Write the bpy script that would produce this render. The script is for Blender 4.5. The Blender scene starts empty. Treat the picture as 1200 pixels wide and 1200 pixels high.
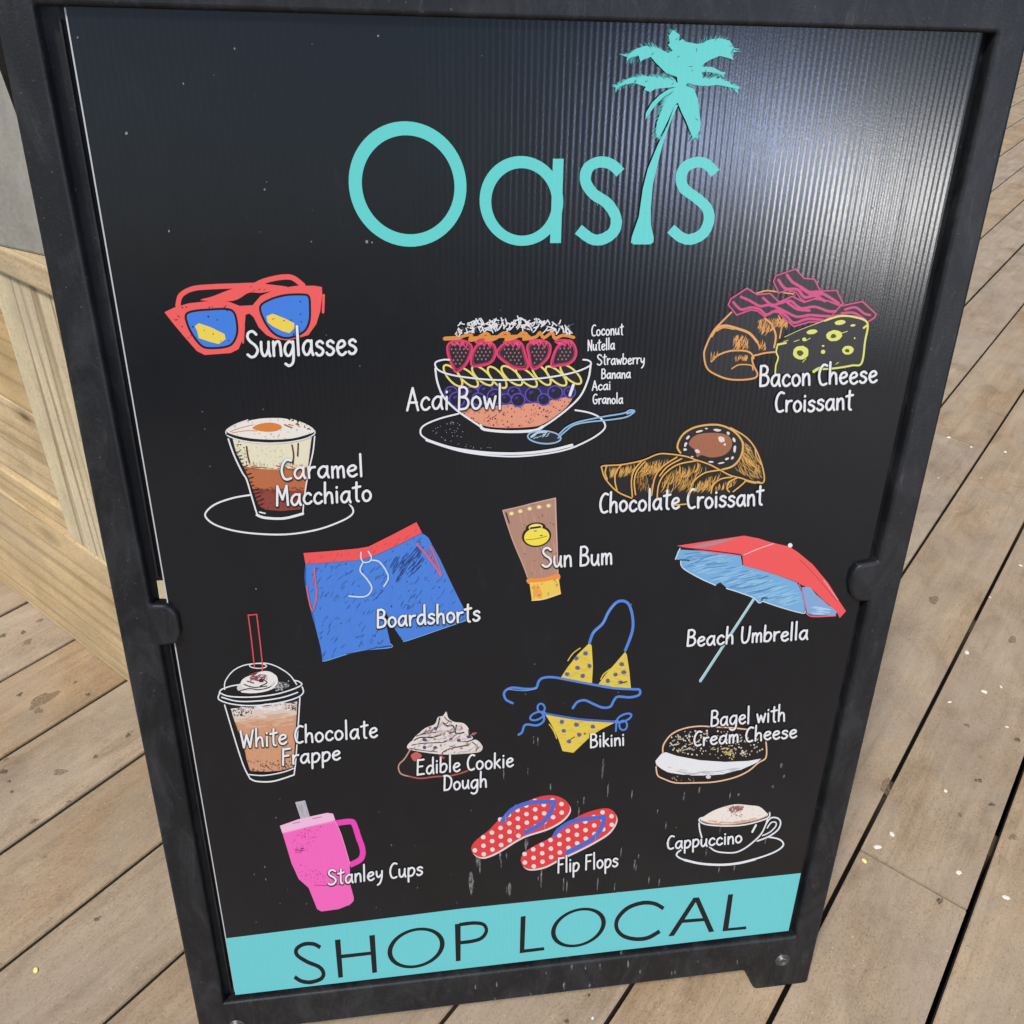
import bpy, bmesh, math, random
from mathutils import Vector, Matrix
from mathutils.geometry import tessellate_polygon
random.seed(7)
S = bpy.context.scene
C = S.collection
R = math.radians

# ------------------------------------------------------------ camera
FOC = 1049.956 / 1200.0
CAM = Vector((0.178673, -0.498816, 1.028935))
RR = Vector((0.989561, -0.138222, 0.040776))
RD = Vector((-0.04621, -0.572348, -0.818708))
RF = Vector((0.136502, 0.808278, -0.572761))
cd = bpy.data.cameras.new('camera'); cam = bpy.data.objects.new('camera', cd); C.objects.link(cam)
cd.sensor_width = 36; cd.lens = 36 * FOC; cd.clip_start = 0.02; cd.clip_end = 200
cam.matrix_world = Matrix(((RR.x, -RD.x, -RF.x, CAM.x), (RR.y, -RD.y, -RF.y, CAM.y), (RR.z, -RD.z, -RF.z, CAM.z), (0, 0, 0, 1)))
S.camera = cam

# ------------------------------------------------------------ light
SUN_EL, SUN_AZ = 56, 222           # azimuth clockwise from +Y: behind the camera and to its left
w = bpy.data.worlds.new('World'); S.world = w; w.use_nodes = True
wn = w.node_tree
sky = wn.nodes.new('ShaderNodeTexSky'); sky.sky_type = 'NISHITA'; sky.sun_disc = False
sky.sun_elevation = R(SUN_EL); sky.sun_rotation = R(SUN_AZ)
sky.dust_density = 1.5; sky.air_density = 1.0
bg = wn.nodes['Background']; bg.inputs['Strength'].default_value = 0.078
wn.links.new(sky.outputs[0], bg.inputs['Color'])
sl = bpy.data.lights.new('sun', 'SUN'); so = bpy.data.objects.new('sun', sl); C.objects.link(so)
sl.energy = 2.7; sl.angle = R(10); sl.color = (1, 0.93, 0.82)
sd = Vector((math.sin(R(SUN_AZ)) * math.cos(R(SUN_EL)), math.cos(R(SUN_AZ)) * math.cos(R(SUN_EL)), math.sin(R(SUN_EL))))
so.rotation_euler = sd.to_track_quat('Z', 'Y').to_euler(); so.location = sd * 8
def area(name, loc, target, sx, sy, power, col):
    l = bpy.data.lights.new(name, 'AREA'); o = bpy.data.objects.new(name, l); C.objects.link(o)
    l.shape = 'RECTANGLE'; l.size = sx; l.size_y = sy; l.energy = power; l.color = col
    o.location = loc
    o.rotation_euler = (Vector(loc) - Vector(target)).to_track_quat('Z', 'Y').to_euler()
# the two bright openings whose blurred reflections lie on the ribbed panel
area('white_lamp', (3.30, -4.62, 1.10), (0.56, 0.13, 0.86), 0.26, 0.55, 36, (1, 0.98, 0.97))
area('blue_lamp', (2.38, -4.96, 1.50), (0.45, 0.14, 0.92), 0.36, 0.5, 26, (0.54, 0.66, 1.0))
S.view_settings.view_transform = 'Standard'; S.view_settings.look = 'None'
S.view_settings.exposure = 0.68; S.view_settings.gamma = 1; S.view_settings.use_curve_mapping = False

# ------------------------------------------------------------ geometry of the place (metres)
TH = 0.165469                       # lean of the sign's front
H0 = 0.083925                       # height of the panel's lower edge
PW, PH = 0.60, 0.8838               # printed panel
AZ = 0.778974                       # direction of the deck planks
TV = Vector((math.cos(AZ), math.sin(AZ), 0)); NV = Vector((-math.sin(AZ), math.cos(AZ), 0))
NP = Vector((0, -math.cos(TH), math.sin(TH))); UP = Vector((0, math.sin(TH), math.cos(TH)))
def ray(x, y):
    return RR * ((x - 600) / 1049.956) + RD * ((y - 600) / 1049.956) + RF
def on_panel(x, y, off=0.0):        # survey: where a mark of the photograph lies on the panel (u, v)
    d = ray(x, y); O = Vector((0, 0, H0)) + NP * off
    q = CAM + d * ((O - CAM).dot(NP) / d.dot(NP)) - O
    return q.x, q.dot(UP)
def on_deck(x, y, z=0.0):           # survey: where a mark lies on the deck, in the deck's own axes
    d = ray(x, y); g = CAM + d * ((z - CAM.z) / d.z)
    return g.dot(TV), g.dot(NV)

# ------------------------------------------------------------ helpers
def srgb(r, g, b, k=1.0):
    def f(c):
        c /= 255.0
        return (c / 12.92 if c <= 0.04045 else ((c + 0.055) / 1.055) ** 2.4) * k
    return (f(r), f(g), f(b), 1)
class N:
    def __init__(s, name):
        s.m = bpy.data.materials.new(name); s.m.use_nodes = True
        s.t = s.m.node_tree; s.b = s.t.nodes['Principled BSDF']
    def n(s, typ, **kw):
        o = s.t.nodes.new(typ)
        for k, v in kw.items(): setattr(o, k, v)
        return o
    def l(s, a, b): s.t.links.new(a, b)
    def coord(s): 
        if not hasattr(s, 'tc'): s.tc = s.n('ShaderNodeTexCoord')
        return s.tc.outputs['Object']
    def mapped(s, scale):
        m = s.n('ShaderNodeMapping'); m.inputs['Scale'].default_value = scale
        s.l(s.coord(), m.inputs['Vector']); return m.outputs[0]
    def noise(s, vec, scale, detail=4, rough=0.55, dist=0.0):
        o = s.n('ShaderNodeTexNoise'); s.l(vec, o.inputs['Vector'])
        o.inputs['Scale'].default_value = scale; o.inputs['Detail'].default_value = detail
        o.inputs['Roughness'].default_value = rough; o.inputs['Distortion'].default_value = dist
        return o.outputs['Fac']
    def ramp(s, fac, *stops):
        o = s.n('ShaderNodeValToRGB'); s.l(fac, o.inputs[0]); e = o.color_ramp.elements
        while len(e) < len(stops): e.new(0.5)
        for i, (p, c) in enumerate(stops): e[i].position = p; e[i].color = c if len(c) == 4 else (*c, 1)
        return o.outputs[0]
    def math(s, op, a, b=None, c=None):
        o = s.n('ShaderNodeMath', operation=op)
        for i, v in enumerate((a, b, c)):
            if v is None: continue
            if isinstance(v, (int, float)): o.inputs[i].default_value = v
            else: s.l(v, o.inputs[i])
        return o.outputs[0]
    def mix(s, fac, a, b, mode='MIX'):
        o = s.n('ShaderNodeMix', data_type='RGBA', blend_type=mode)
        if isinstance(fac, (int, float)): o.inputs[0].default_value = fac
        else: s.l(fac, o.inputs[0])
        for i, v in ((6, a), (7, b)):
            if isinstance(v, tuple): o.inputs[i].default_value = v
            else: s.l(v, o.inputs[i])
        return o.outputs[2]
    def bump(s, h, dist=0.001, strength=1.0, prev=None):
        o = s.n('ShaderNodeBump'); s.l(h, o.inputs['Height'])
        o.inputs['Distance'].default_value = dist; o.inputs['Strength'].default_value = strength
        if prev: s.l(prev, o.inputs['Normal'])
        return o.outputs[0]
    def base(s, v):
        if isinstance(v, tuple): s.b.inputs['Base Color'].default_value = v
        else: s.l(v, s.b.inputs['Base Color'])
    def rough(s, v):
        if isinstance(v, (int, float)): s.b.inputs['Roughness'].default_value = v
        else: s.l(v, s.b.inputs['Roughness'])
    def normal(s, v): s.l(v, s.b.inputs['Normal'])

RIB = 0.0043                        # flute pitch of the corrugated plastic
def ribbed(m, amp=1.0):
    sx = m.n('ShaderNodeSeparateXYZ'); m.l(m.coord(), sx.inputs[0])
    wob = m.noise(m.mapped((60, 3, 1)), 1.0, 2)
    ph = m.math('ADD', m.math('MULTIPLY', sx.outputs[0], 2 * math.pi / RIB), m.math('MULTIPLY', wob, 1.6))
    s1 = m.math('SINE', ph)
    am = m.math('MULTIPLY_ADD', m.noise(m.mapped((230, 6, 1)), 1.0, 2), 1.3, 0.25)
    h = m.math('MULTIPLY', s1, am)
    b = m.bump(h, 0.000026 * amp, 1.0)
    dirt = m.noise(m.mapped((900, 500, 1)), 1.0, 3)
    return m.bump(dirt, 0.00003 * amp, 1.0, b)
def ink(name, col, rough=0.38, wear=0.0, spec=0.35):
    m = N(name)
    m.b.inputs['Specular IOR Level'].default_value = spec
    if wear:
        g = m.noise(m.mapped((420, 420, 1)), 1.0, 5, 0.7)
        m.base(m.mix(m.ramp(g, (0.5 - wear, (0.86, 0.86, 0.86)), (0.62, (1, 1, 1))), (*[c * 0.62 for c in col[:3]], 1), col))
    else: m.base(col)
    m.rough(rough); m.normal(ribbed(m)); return m.m
def panel_black():
    m = N('black_print')
    big = m.noise(m.mapped((5, 3.2, 1)), 1.0, 5, 0.6)
    smear = m.noise(m.mapped((26, 14, 1)), 1.0, 6, 0.7, 1.2)
    col = m.ramp(smear, (0.35, (0.0035, 0.0050, 0.0080)), (0.62, (0.0045, 0.0062, 0.0095)), (0.85, (0.010, 0.012, 0.015)))
    dust = m.ramp(m.noise(m.mapped((520, 520, 1)), 1.0, 2, 0.5), (0.745, (0, 0, 0)), (0.80, (1, 1, 1)))
    dustf = m.math('MULTIPLY', dust, 0.10)
    m.base(m.mix(dustf, col, (0.35, 0.36, 0.38, 1)))
    m.rough(m.math('MULTIPLY_ADD', big, 0.09, 0.15)); m.b.inputs['Specular IOR Level'].default_value = 0.38
    m.b.inputs['Coat Weight'].default_value = 0.07; m.b.inputs['Coat Roughness'].default_value = 0.42; nr = ribbed(m, 1.25)
    m.normal(nr); m.l(nr, m.b.inputs['Coat Normal']); return m.m
def black_plastic():
    m = N('black_moulded_plastic')
    a = m.noise(m.mapped((9, 9, 9)), 1.0, 6, 0.65)
    sc = m.noise(m.mapped((95, 30, 60)), 1.0, 7, 0.8, 0.8)
    c = m.ramp(sc, (0.4, (0.0040, 0.0050, 0.0072)), (0.58, (0.0065, 0.0075, 0.010)), (0.66, (0.018, 0.0195, 0.024)), (0.8, (0.065, 0.068, 0.078)))
    scn = m.noise(m.mapped((240, 26, 160)), 1.0, 3, 0.6, 0.3)
    pat = m.ramp(m.noise(m.mapped((12, 12, 12)), 1.0, 5, 0.7), (0.50, (0, 0, 0)), (0.68, (1, 1, 1)))
    scr = m.math('MULTIPLY', m.ramp(scn, (0.66, (0, 0, 0)), (0.74, (0.45, 0.45, 0.45))), pat)
    c = m.mix(scr, c, (0.085, 0.087, 0.095, 1))
    fl_ = m.ramp(m.noise(m.mapped((420, 420, 420)), 1.0, 2, 0.5), (0.70, (0, 0, 0)), (0.78, (0.35, 0.35, 0.35)))
    c = m.mix(fl_, c, (0.16, 0.16, 0.17, 1))
    wide = m.ramp(m.noise(m.mapped((22, 10, 18)), 1.0, 7, 0.75, 1.0), (0.46, (0, 0, 0)), (0.72, (0.34, 0.34, 0.34)))
    c = m.mix(wide, c, (0.055, 0.058, 0.066, 1))
    m.base(c); m.b.inputs['Specular IOR Level'].default_value = 0.34; m.rough(m.math('MULTIPLY_ADD', a, 0.25, 0.34))
    m.normal(m.bump(m.noise(m.mapped((520, 520, 520)), 1.0, 4, 0.7), 0.00022, 1.0, m.bump(m.noise(m.mapped((30, 12, 30)), 1.0, 3), 0.0006, 0.6)))
    return m.m
def wood(name, c1, c2, c3, grain=(2.0, 70.0, 70.0), lines=0.0, knots=0.0, spots=0.0, var=0.25, rough=0.75, mottle=0.0):
    """grain runs along local X; each board shifts the pattern by its own random value"""
    m = N(name)
    geo = m.n('ShaderNodeNewGeometry'); rnd = geo.outputs['Random Per Island']
    off = m.n('ShaderNodeCombineXYZ'); m.l(m.math('MULTIPLY', rnd, 37.0), off.inputs[0]); m.l(m.math('MULTIPLY', rnd, 11.0), off.inputs[1])
    va = m.n('ShaderNodeVectorMath', operation='ADD'); m.l(m.coord(), va.inputs[0]); m.l(off.outputs[0], va.inputs[1])
    def mp(sc):
        q = m.n('ShaderNodeMapping'); q.inputs['Scale'].default_value = sc; m.l(va.outputs[0], q.inputs['Vector']); return q.outputs[0]
    g1 = m.noise(mp(grain), 1.0, 5, 0.6, 0.8)
    g2 = m.noise(mp((grain[0] * 6, grain[1] * 5, grain[2] * 5)), 1.0, 4, 0.7)
    big = m.noise(mp((3.0, 7.0, 5)), 1.0, 4, 0.6, 0.5)
    f = m.math('ADD', m.math('MULTIPLY', g1, 0.6), m.math('MULTIPLY', g2, 0.4))
    col = m.ramp(f, (0.3, c3), (0.47, c1), (0.66, c2))
    col = m.mix(m.ramp(big, (0.38, (0, 0, 0)), (0.68, (1, 1, 1))), col, m.mix(0.6, col, c3 if len(c3) == 4 else (*c3, 1)))
    if lines:
        wv = m.n('ShaderNodeTexWave', wave_type='BANDS', bands_direction='DIAGONAL', wave_profile='SAW')
        m.l(mp((0.32, 19, 19)), wv.inputs['Vector']); wv.inputs['Scale'].default_value = 1.0; wv.inputs['Distortion'].default_value = 8.5
        wv.inputs['Detail'].default_value = 2.0; wv.inputs['Detail Scale'].default_value = 1.3
        lf = m.ramp(wv.outputs['Fac'], (0.0, (0.15, 0.15, 0.15)), (0.70, (0, 0, 0)), (0.92, (0.9, 0.9, 0.9)), (1.0, (0.1, 0.1, 0.1)))
        col = m.mix(m.math('MULTIPLY', lf, lines), col, (0.19, 0.125, 0.055, 1))
    fine = m.noise(mp((260, 420, 420)), 1.0, 4, 0.75)
    col = m.mix(0.75, col, m.ramp(fine, (0.3, (0.46, 0.45, 0.43)), (0.5, (1, 1, 1)), (0.72, (1.0, 1.0, 1.0))), 'MULTIPLY')
    if var:
        vv = m.math('MULTIPLY_ADD', rnd, var, 1 - var / 2)
        hs = m.n('ShaderNodeHueSaturation'); m.l(col, hs.inputs['Color']); m.l(vv, hs.inputs['Value'])
        m.l(m.math('MULTIPLY_ADD', m.math('FRACT', m.math('MULTIPLY', rnd, 7.3)), 0.35, 0.82), hs.inputs['Saturation'])
        col = hs.outputs[0]
    if mottle:
        mo = m.noise(mp((11, 17, 15)), 1.0, 6, 0.68, 0.6)
        col = m.mix(mottle, col, m.ramp(mo, (0.30, (0.58, 0.58, 0.56)), (0.48, (0.91, 0.90, 0.88)), (0.60, (1.07, 1.07, 1.06)), (0.75, (1.2, 1.21, 1.2))), 'MULTIPLY')
        gy = m.ramp(m.noise(mp((4.5, 6, 5)), 1.0, 4, 0.6, 0.4), (0.42, (0, 0, 0)), (0.66, (0.5, 0.5, 0.5)))
        col = m.mix(gy, col, (0.30, 0.262, 0.213, 1))
        gr_ = m.ramp(m.noise(mp((330, 330, 330)), 1.0, 2, 0.5), (0.69, (0, 0, 0)), (0.74, (0.75, 0.75, 0.75)))
        col = m.mix(gr_, col, (0.09, 0.07, 0.05, 1))
        lg = m.ramp(m.noise(mp((410, 360, 330)), 1.0, 2, 0.5), (0.70, (0, 0, 0)), (0.76, (0.6, 0.6, 0.6)))
        col = m.mix(lg, col, (0.62, 0.56, 0.46, 1))
    if knots:
        vo = m.n('ShaderNodeTexVoronoi'); m.l(mp((3.2, 9.0, 9.0)), vo.inputs['Vector']); vo.inputs['Scale'].default_value = 1.0
        k = m.ramp(vo.outputs['Distance'], (0.025, (1, 1, 1)), (0.06, (0.45, 0.45, 0.45)), (0.16, (0, 0, 0)))
        col = m.mix(m.math('MULTIPLY', k, knots), col, (0.10, 0.062, 0.03, 1))
    if spots:
        sp = m.noise(mp((34, 40, 40)), 1.0, 3, 0.5, 0.4)
        k = m.ramp(sp, (0.70, (0, 0, 0)), (0.78, (1, 1, 1)))
        col = m.mix(m.math('MULTIPLY', k, spots), col, (0.075, 0.055, 0.04, 1))
    m.base(col); m.rough(rough); m.b.inputs['Specular IOR Level'].default_value = 0.3
    hh = m.math('ADD', m.math('MULTIPLY', g1, 0.5), m.math('MULTIPLY', fine, 0.35))
    m.normal(m.bump(hh, 0.0012, 0.7)); return m.m
def plain(name, col, rough=0.6, metal=0.0):
    m = N(name); m.base(col); m.rough(rough); m.b.inputs['Metallic'].default_value = metal
    m.normal(m.bump(m.noise(m.mapped((200, 200, 200)), 1.0, 3), 0.0002, 0.5)); return m.m

def link(name, me, mats, parent=None, mat=None):
    o = bpy.data.objects.new(name, me); C.objects.link(o)
    for m in (mats if isinstance(mats, (list, tuple)) else [mats]): me.materials.append(m)
    if parent: o.parent = parent
    if mat is not None: o.matrix_local = mat
    return o
def tag(o, label=None, cat=None, group=None, kind=None):
    if label: o['label'] = label
    if cat: o['category'] = cat
    if group: o['group'] = group
    if kind: o['kind'] = kind
    return o
def empty(name, loc, rz=0.0):
    o = bpy.data.objects.new(name, None); C.objects.link(o); o.location = loc; o.rotation_euler = (0, 0, rz); o.empty_display_size = 0.1
    return o
def box(bm, x0, x1, y0, y1, z0, z1):
    return bmesh.ops.create_cube(bm, size=1, matrix=Matrix.Translation(((x0 + x1) / 2, (y0 + y1) / 2, (z0 + z1) / 2)) @ Matrix.Diagonal((x1 - x0, y1 - y0, z1 - z0, 1)))['verts']
def finish(name, bm, mats, parent=None, mat=None, bevel=0.0, seg=2, smooth=False):
    if bevel: bmesh.ops.bevel(bm, geom=[e for e in bm.edges], offset=bevel, segments=seg, affect='EDGES', profile=0.6)
    me = bpy.data.meshes.new(name); bm.to_mesh(me); bm.free()
    if smooth:
        for p in me.polygons: p.use_smooth = True
    return link(name, me, mats, parent, mat)
def plate(loops, w0, w1, bev):
    """flat plate with holes and rounded edges, from outlines in the (u, v) plane"""
    cu = bpy.data.curves.new('outline', 'CURVE'); cu.dimensions = '2D'; cu.fill_mode = 'BOTH'
    for L in loops:
        sp = cu.splines.new('POLY'); sp.points.add(len(L) - 1); sp.use_cyclic_u = True
        for p, q in zip(sp.points, L): p.co = (q[0], q[1], 0, 1)
    cu.extrude = (w1 - w0) / 2 - bev; cu.bevel_depth = bev; cu.bevel_resolution = 3; cu.offset = -bev
    o = bpy.data.objects.new('outline', cu); C.objects.link(o)
    dg = bpy.context.evaluated_depsgraph_get(); dg.update()
    me = bpy.data.meshes.new_from_object(o.evaluated_get(dg))
    bpy.data.objects.remove(o); bpy.data.curves.remove(cu)
    me.transform(Matrix.Translation((0, 0, (w0 + w1) / 2)))
    me.materials.clear()
    return me
def merge(meshes):
    bm = bmesh.new()
    for me in meshes: bm.from_mesh(me)
    return bm
def round_corners(pts, r, seg=5):
    """pts: (x, y) or (x, y, radius)"""
    out = []; n = len(pts)
    for i in range(n):
        p = Vector(pts[i][:2]); a = Vector(pts[i - 1][:2]); b = Vector(pts[(i + 1) % n][:2])
        rr = pts[i][2] if len(pts[i]) > 2 else r
        da = (a - p); db = (b - p); rr = min(rr, da.length * 0.45, db.length * 0.45)
        if rr < 1e-5: out.append(tuple(p)); continue
        s = p + da.normalized() * rr; e = p + db.normalized() * rr
        for k in range(seg + 1):
            t = k / seg
            out.append(tuple(s * (1 - t) ** 2 + p * 2 * t * (1 - t) + e * t * t))
    return out

# ------------------------------------------------------------ the deck
MAT_DECK = wood('weathered_deck_board', (0.315, 0.240, 0.166), (0.375, 0.295, 0.212), (0.235, 0.170, 0.110), grain=(2.2, 46, 46), spots=0.45, var=0.14, rough=0.85, mottle=0.75)
PITCH, GAP, N0 = 0.1429, 0.0058, -0.4425
deck_mat = Matrix.Rotation(AZ, 4, 'Z')
def gap(k): return 0.0042 if k >= 5 else {3: 0.0066, 4: 0.0040, 0: 0.0060, -1: 0.0072, 1: 0.005, 2: 0.0045}.get(k, 0.0055)
bm = bmesh.new()
rd = random.Random(3)
for k in range(-34, 62):
    y0 = N0 + k * PITCH + gap(k) / 2; y1 = N0 + (k + 1) * PITCH - gap(k + 1) / 2
    xs = [-5.5 + rd.uniform(0, 2.4)]
    while xs[-1] < 15: xs.append(xs[-1] + rd.choice((2.44, 3.05, 3.66)))
    if k == -1: xs = [-5, -2.4, 0.654, 4.3, 7.9, 11.6, 15]
    if k == 1: xs = [-5, -1.7, 1.899, 5.5, 9.2, 12.8, 16]
    if k in (0, 2): xs = [-5, -1.1, 3.4, 7.1, 10.6, 15]
    if k in (-2, -3): xs = [-5, -0.9, 2.6, 6.1, 9.6, 15]
    if 3 <= k <= 8: xs = [-5, -1.3 - 0.3 * (k % 2), 2.4, 6.1, 10.2, 15]
    for a, b in zip(xs, xs[1:]):
        sub = bmesh.new(); box(sub, a + 0.0014, b - 0.0014, y0, y1, -0.026, -0.0005 + rd.uniform(-0.0006, 0.0005))
        if abs(y0) < 2.2: bmesh.ops.bevel(sub, geom=sub.edges[:], offset=0.0011, segments=2, affect='EDGES')
        t_ = bpy.data.meshes.new('t'); sub.to_mesh(t_); sub.free(); bm.from_mesh(t_); bpy.data.meshes.remove(t_)
deck = finish('deck', bm, MAT_DECK, None, deck_mat)
tag(deck, kind='structure')
bm = bmesh.new(); box(bm, -7, 17, -6, 10, -0.20, -0.12)
gr = finish('ground', bm, plain('under_deck_shade', (0.012, 0.010, 0.008, 1), 0.95), None, deck_mat); tag(gr, kind='structure')  # shade under the deck put into the colour: near-black so board gaps read dark
bm = bmesh.new()
for i in range(44):
    x = -5.2 + i * 0.46
    box(bm, x, x + 0.04, -5.5, 9.5, -0.12, -0.0275)
jo = finish('deck_joists', bm, plain('joist_wood', (0.05, 0.038, 0.025, 1), 0.9), None, deck_mat); tag(jo, kind='structure')

# dark knots and stains in the boards (parts of the deck)
def stain(name, col, k):
    m = N(name); m.base(col); m.rough(0.85)
    tr = m.n('ShaderNodeBsdfTransparent'); mx = m.n('ShaderNodeMixShader'); out = m.t.nodes['Material Output']
    f_ = m.ramp(m.noise(m.mapped((300, 420, 1)), 1.0, 4, 0.7), (0.36, (0, 0, 0)), (0.62, (k, k, k)))
    m.l(f_, mx.inputs[0]); m.l(tr.outputs[0], mx.inputs[1]); m.l(m.b.outputs[0], mx.inputs[2]); m.l(mx.outputs[0], out.inputs['Surface']); return m.m
MAT_KNOT = stain('dark_stain', (0.07, 0.05, 0.035, 1), 0.95)
MAT_KNOT2 = stain('brown_stain', (0.17, 0.12, 0.075, 1), 0.8)
def blob(bm, cx, cy, rx, ry, rot, z, n=12, jit=0.25):
    vs = []; n = 22; p1, p2, p3 = (random.uniform(0, 6.28) for _ in range(3))
    for i in range(n):
        a = 2 * math.pi * i / n; q = 1 + jit * (0.6 * math.sin(2 * a + p1) + 0.5 * math.sin(3 * a + p2) + 0.3 * math.sin(5 * a + p3))
        x = rx * q * math.cos(a); y = ry * q * math.sin(a)
        vs.append(bm.verts.new((cx + x * math.cos(rot) - y * math.sin(rot), cy + x * math.sin(rot) + y * math.cos(rot), z)))
    return bm.faces.new(vs)
knots = bmesh.new(); knots2 = bmesh.new()
for (x, y, s, d) in [(1192, 867, 5, 0), (1147, 915, 5, 0), (1162, 943, 5, 0), (1125, 955, 4, 1), (1101, 1056, 5, 0), (1133, 850, 5, 1), (1187, 981, 6, 1),
                     (114, 1077, 5, 0), (112, 887, 4, 0), (150, 862, 4, 0), (2, 905, 6, 0), (10, 916, 3, 0), (6, 890, 4, 1), (14, 928, 3, 0), (22, 815, 4, 0), (103, 814, 4, 0), (46, 727, 5, 1), (32, 752, 7, 1), (27, 741, 4, 0), (3, 745, 5, 0), (40, 962, 6, 1), (70, 905, 9, 1), (50, 820, 16, 1), (45, 833, 8, 1), (24, 813, 3, 0), (88, 800, 3, 0), (1094, 703, 10, 1), (1038, 922, 11, 1), (664 / 1.0, 1197, 4, 0), (80, 940, 3, 0), (1186, 750, 7, 1), (690, 1167, 3, 0)]:
    cx, cy = on_deck(x, y, 0.0)
    r = s * (Vector((cx, cy)) - Vector(on_deck(x + 1, y))).length
    blob(knots if not d else knots2, cx, cy, r * 0.95 * random.uniform(0.7, 1.1), r * 0.55, random.uniform(-0.5, 0.5), 0.0007 if d else 0.0009, 14, 0.35)
tag(finish('dark_stain', knots, MAT_KNOT, deck))
tag(finish('brown_stain', knots2, MAT_KNOT2, deck))

# ------------------------------------------------------------ timber knee wall at the left
TW = 0.2215
MAT_WALL = wood('new_pine_board', (0.50, 0.385, 0.225), (0.57, 0.455, 0.285), (0.38, 0.275, 0.145), grain=(1.8, 40, 40), lines=0.6, knots=0.9, var=0.08, mottle=0.45, rough=0.7)
MAT_POST = wood('pale_pine_board', (0.57, 0.505, 0.34), (0.63, 0.575, 0.41), (0.45, 0.375, 0.225), grain=(2.0, 85, 85), lines=1.0, mottle=0.35, knots=0.0, var=0.10, rough=0.7)
MAT_CAPW = wood('cap_board_wood', (0.48, 0.39, 0.25), (0.56, 0.47, 0.32), (0.36, 0.27, 0.16), grain=(3, 50, 50), lines=0.3, mottle=0.5, knots=0.3, var=0.05, rough=0.75)
WE = 0.345                          # the end of the wall behind the sign
wall = empty('knee_wall', TV * TW + NV * WE, AZ + math.pi / 2)    # local X runs along the wall (+n), local -Y... into the wall is -Y
tag(wall, 'low pale pine board wall with cap board standing on the deck beside the sign', 'wall')
# local axes: X = +n from the end, Y = -t  (so the face is at Y = 0 and the wall lies at negative Y)
def wb(name, mat, dims, rot=None, bevel=0.002, label=None):
    b_ = bmesh.new()
    for d in dims: box(b_, *d)
    o = finish(name, b_, mat, wall, None, bevel)
    if label: o['label'] = label
    return o
wb('bottom_rail', MAT_WALL, [(-0.0, 3.0, -0.03, 0.0, 0.0006, 0.247)], bevel=0.003)
# vertical corner board: grain must run upright, so it is built along X and turned
pb = bmesh.new()
box(pb, 0.2475, 0.6475, -0.010, 0.2675 - 0.1455, -0.034, -0.004)
box(pb, 0.2475, 0.6475, 0.1235, 0.2675, -0.034, -0.0035)
po = finish('post_board', pb, MAT_POST, wall, None, 0.0018)
# local X -> up, local Y -> along wall, local Z -> toward viewer
po.matrix_local = Matrix(((0, 1, 0, 0), (0, 0, 1, 0), (1, 0, 0, 0), (0, 0, 0, 1)))
wb('wall_board', MAT_WALL, [(0.2745, 3.0, -0.045, -0.010, 0.2475, 0.2825), (0.2745, 3.0, -0.045, -0.018, 0.2840, 0.424), (0.2745, 3.0, -0.045, -0.018, 0.4255, 0.565), (0.2745, 3.0, -0.045, -0.018, 0.5665, 0.6475)])
wb('cap_board', MAT_CAPW, [(-0.02, 3.0, -0.16, 0.006, 0.6485, 0.681)], bevel=0.003)
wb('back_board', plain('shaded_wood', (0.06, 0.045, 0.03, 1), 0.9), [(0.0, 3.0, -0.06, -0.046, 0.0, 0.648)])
wb('end_board', MAT_POST, [(-0.012, -0.011 + 0.0, -0.05, -0.04, 0.24, 0.648)])
def grey_paint():
    m = N('weathered_grey_paint'); q = m.noise(m.mapped((6, 6, 3)), 1.0, 6, 0.7, 0.5); f_ = m.noise(m.mapped((160, 160, 160)), 1.0, 4, 0.7)
    c = m.ramp(q, (0.35, (0.21, 0.21, 0.195)), (0.6, (0.30, 0.30, 0.28)), (0.8, (0.36, 0.35, 0.32)))
    m.base(m.mix(0.5, c, m.ramp(f_, (0.35, (0.75, 0.75, 0.74)), (0.6, (1.05, 1.05, 1.04))), 'MULTIPLY')); m.rough(0.7); m.normal(m.bump(f_, 0.0006, 0.6)); return m.m
gp = bmesh.new(); box(gp, 0, 0.16, -0.05, 0.0, 0.0, 0.75)
ga = TV * (TW + 0.022) + NV * 0.44
gpo = finish('grey_post', gp, None or grey_paint(), None, None, 0.003)
gpo.location = (ga.x, ga.y, 0.6815); gpo.rotation_euler = (0, 0, AZ + math.pi / 2 + 0.25)
tag(gpo, 'weathered light grey upright post standing on the cap of the pine wall', 'post')

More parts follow.
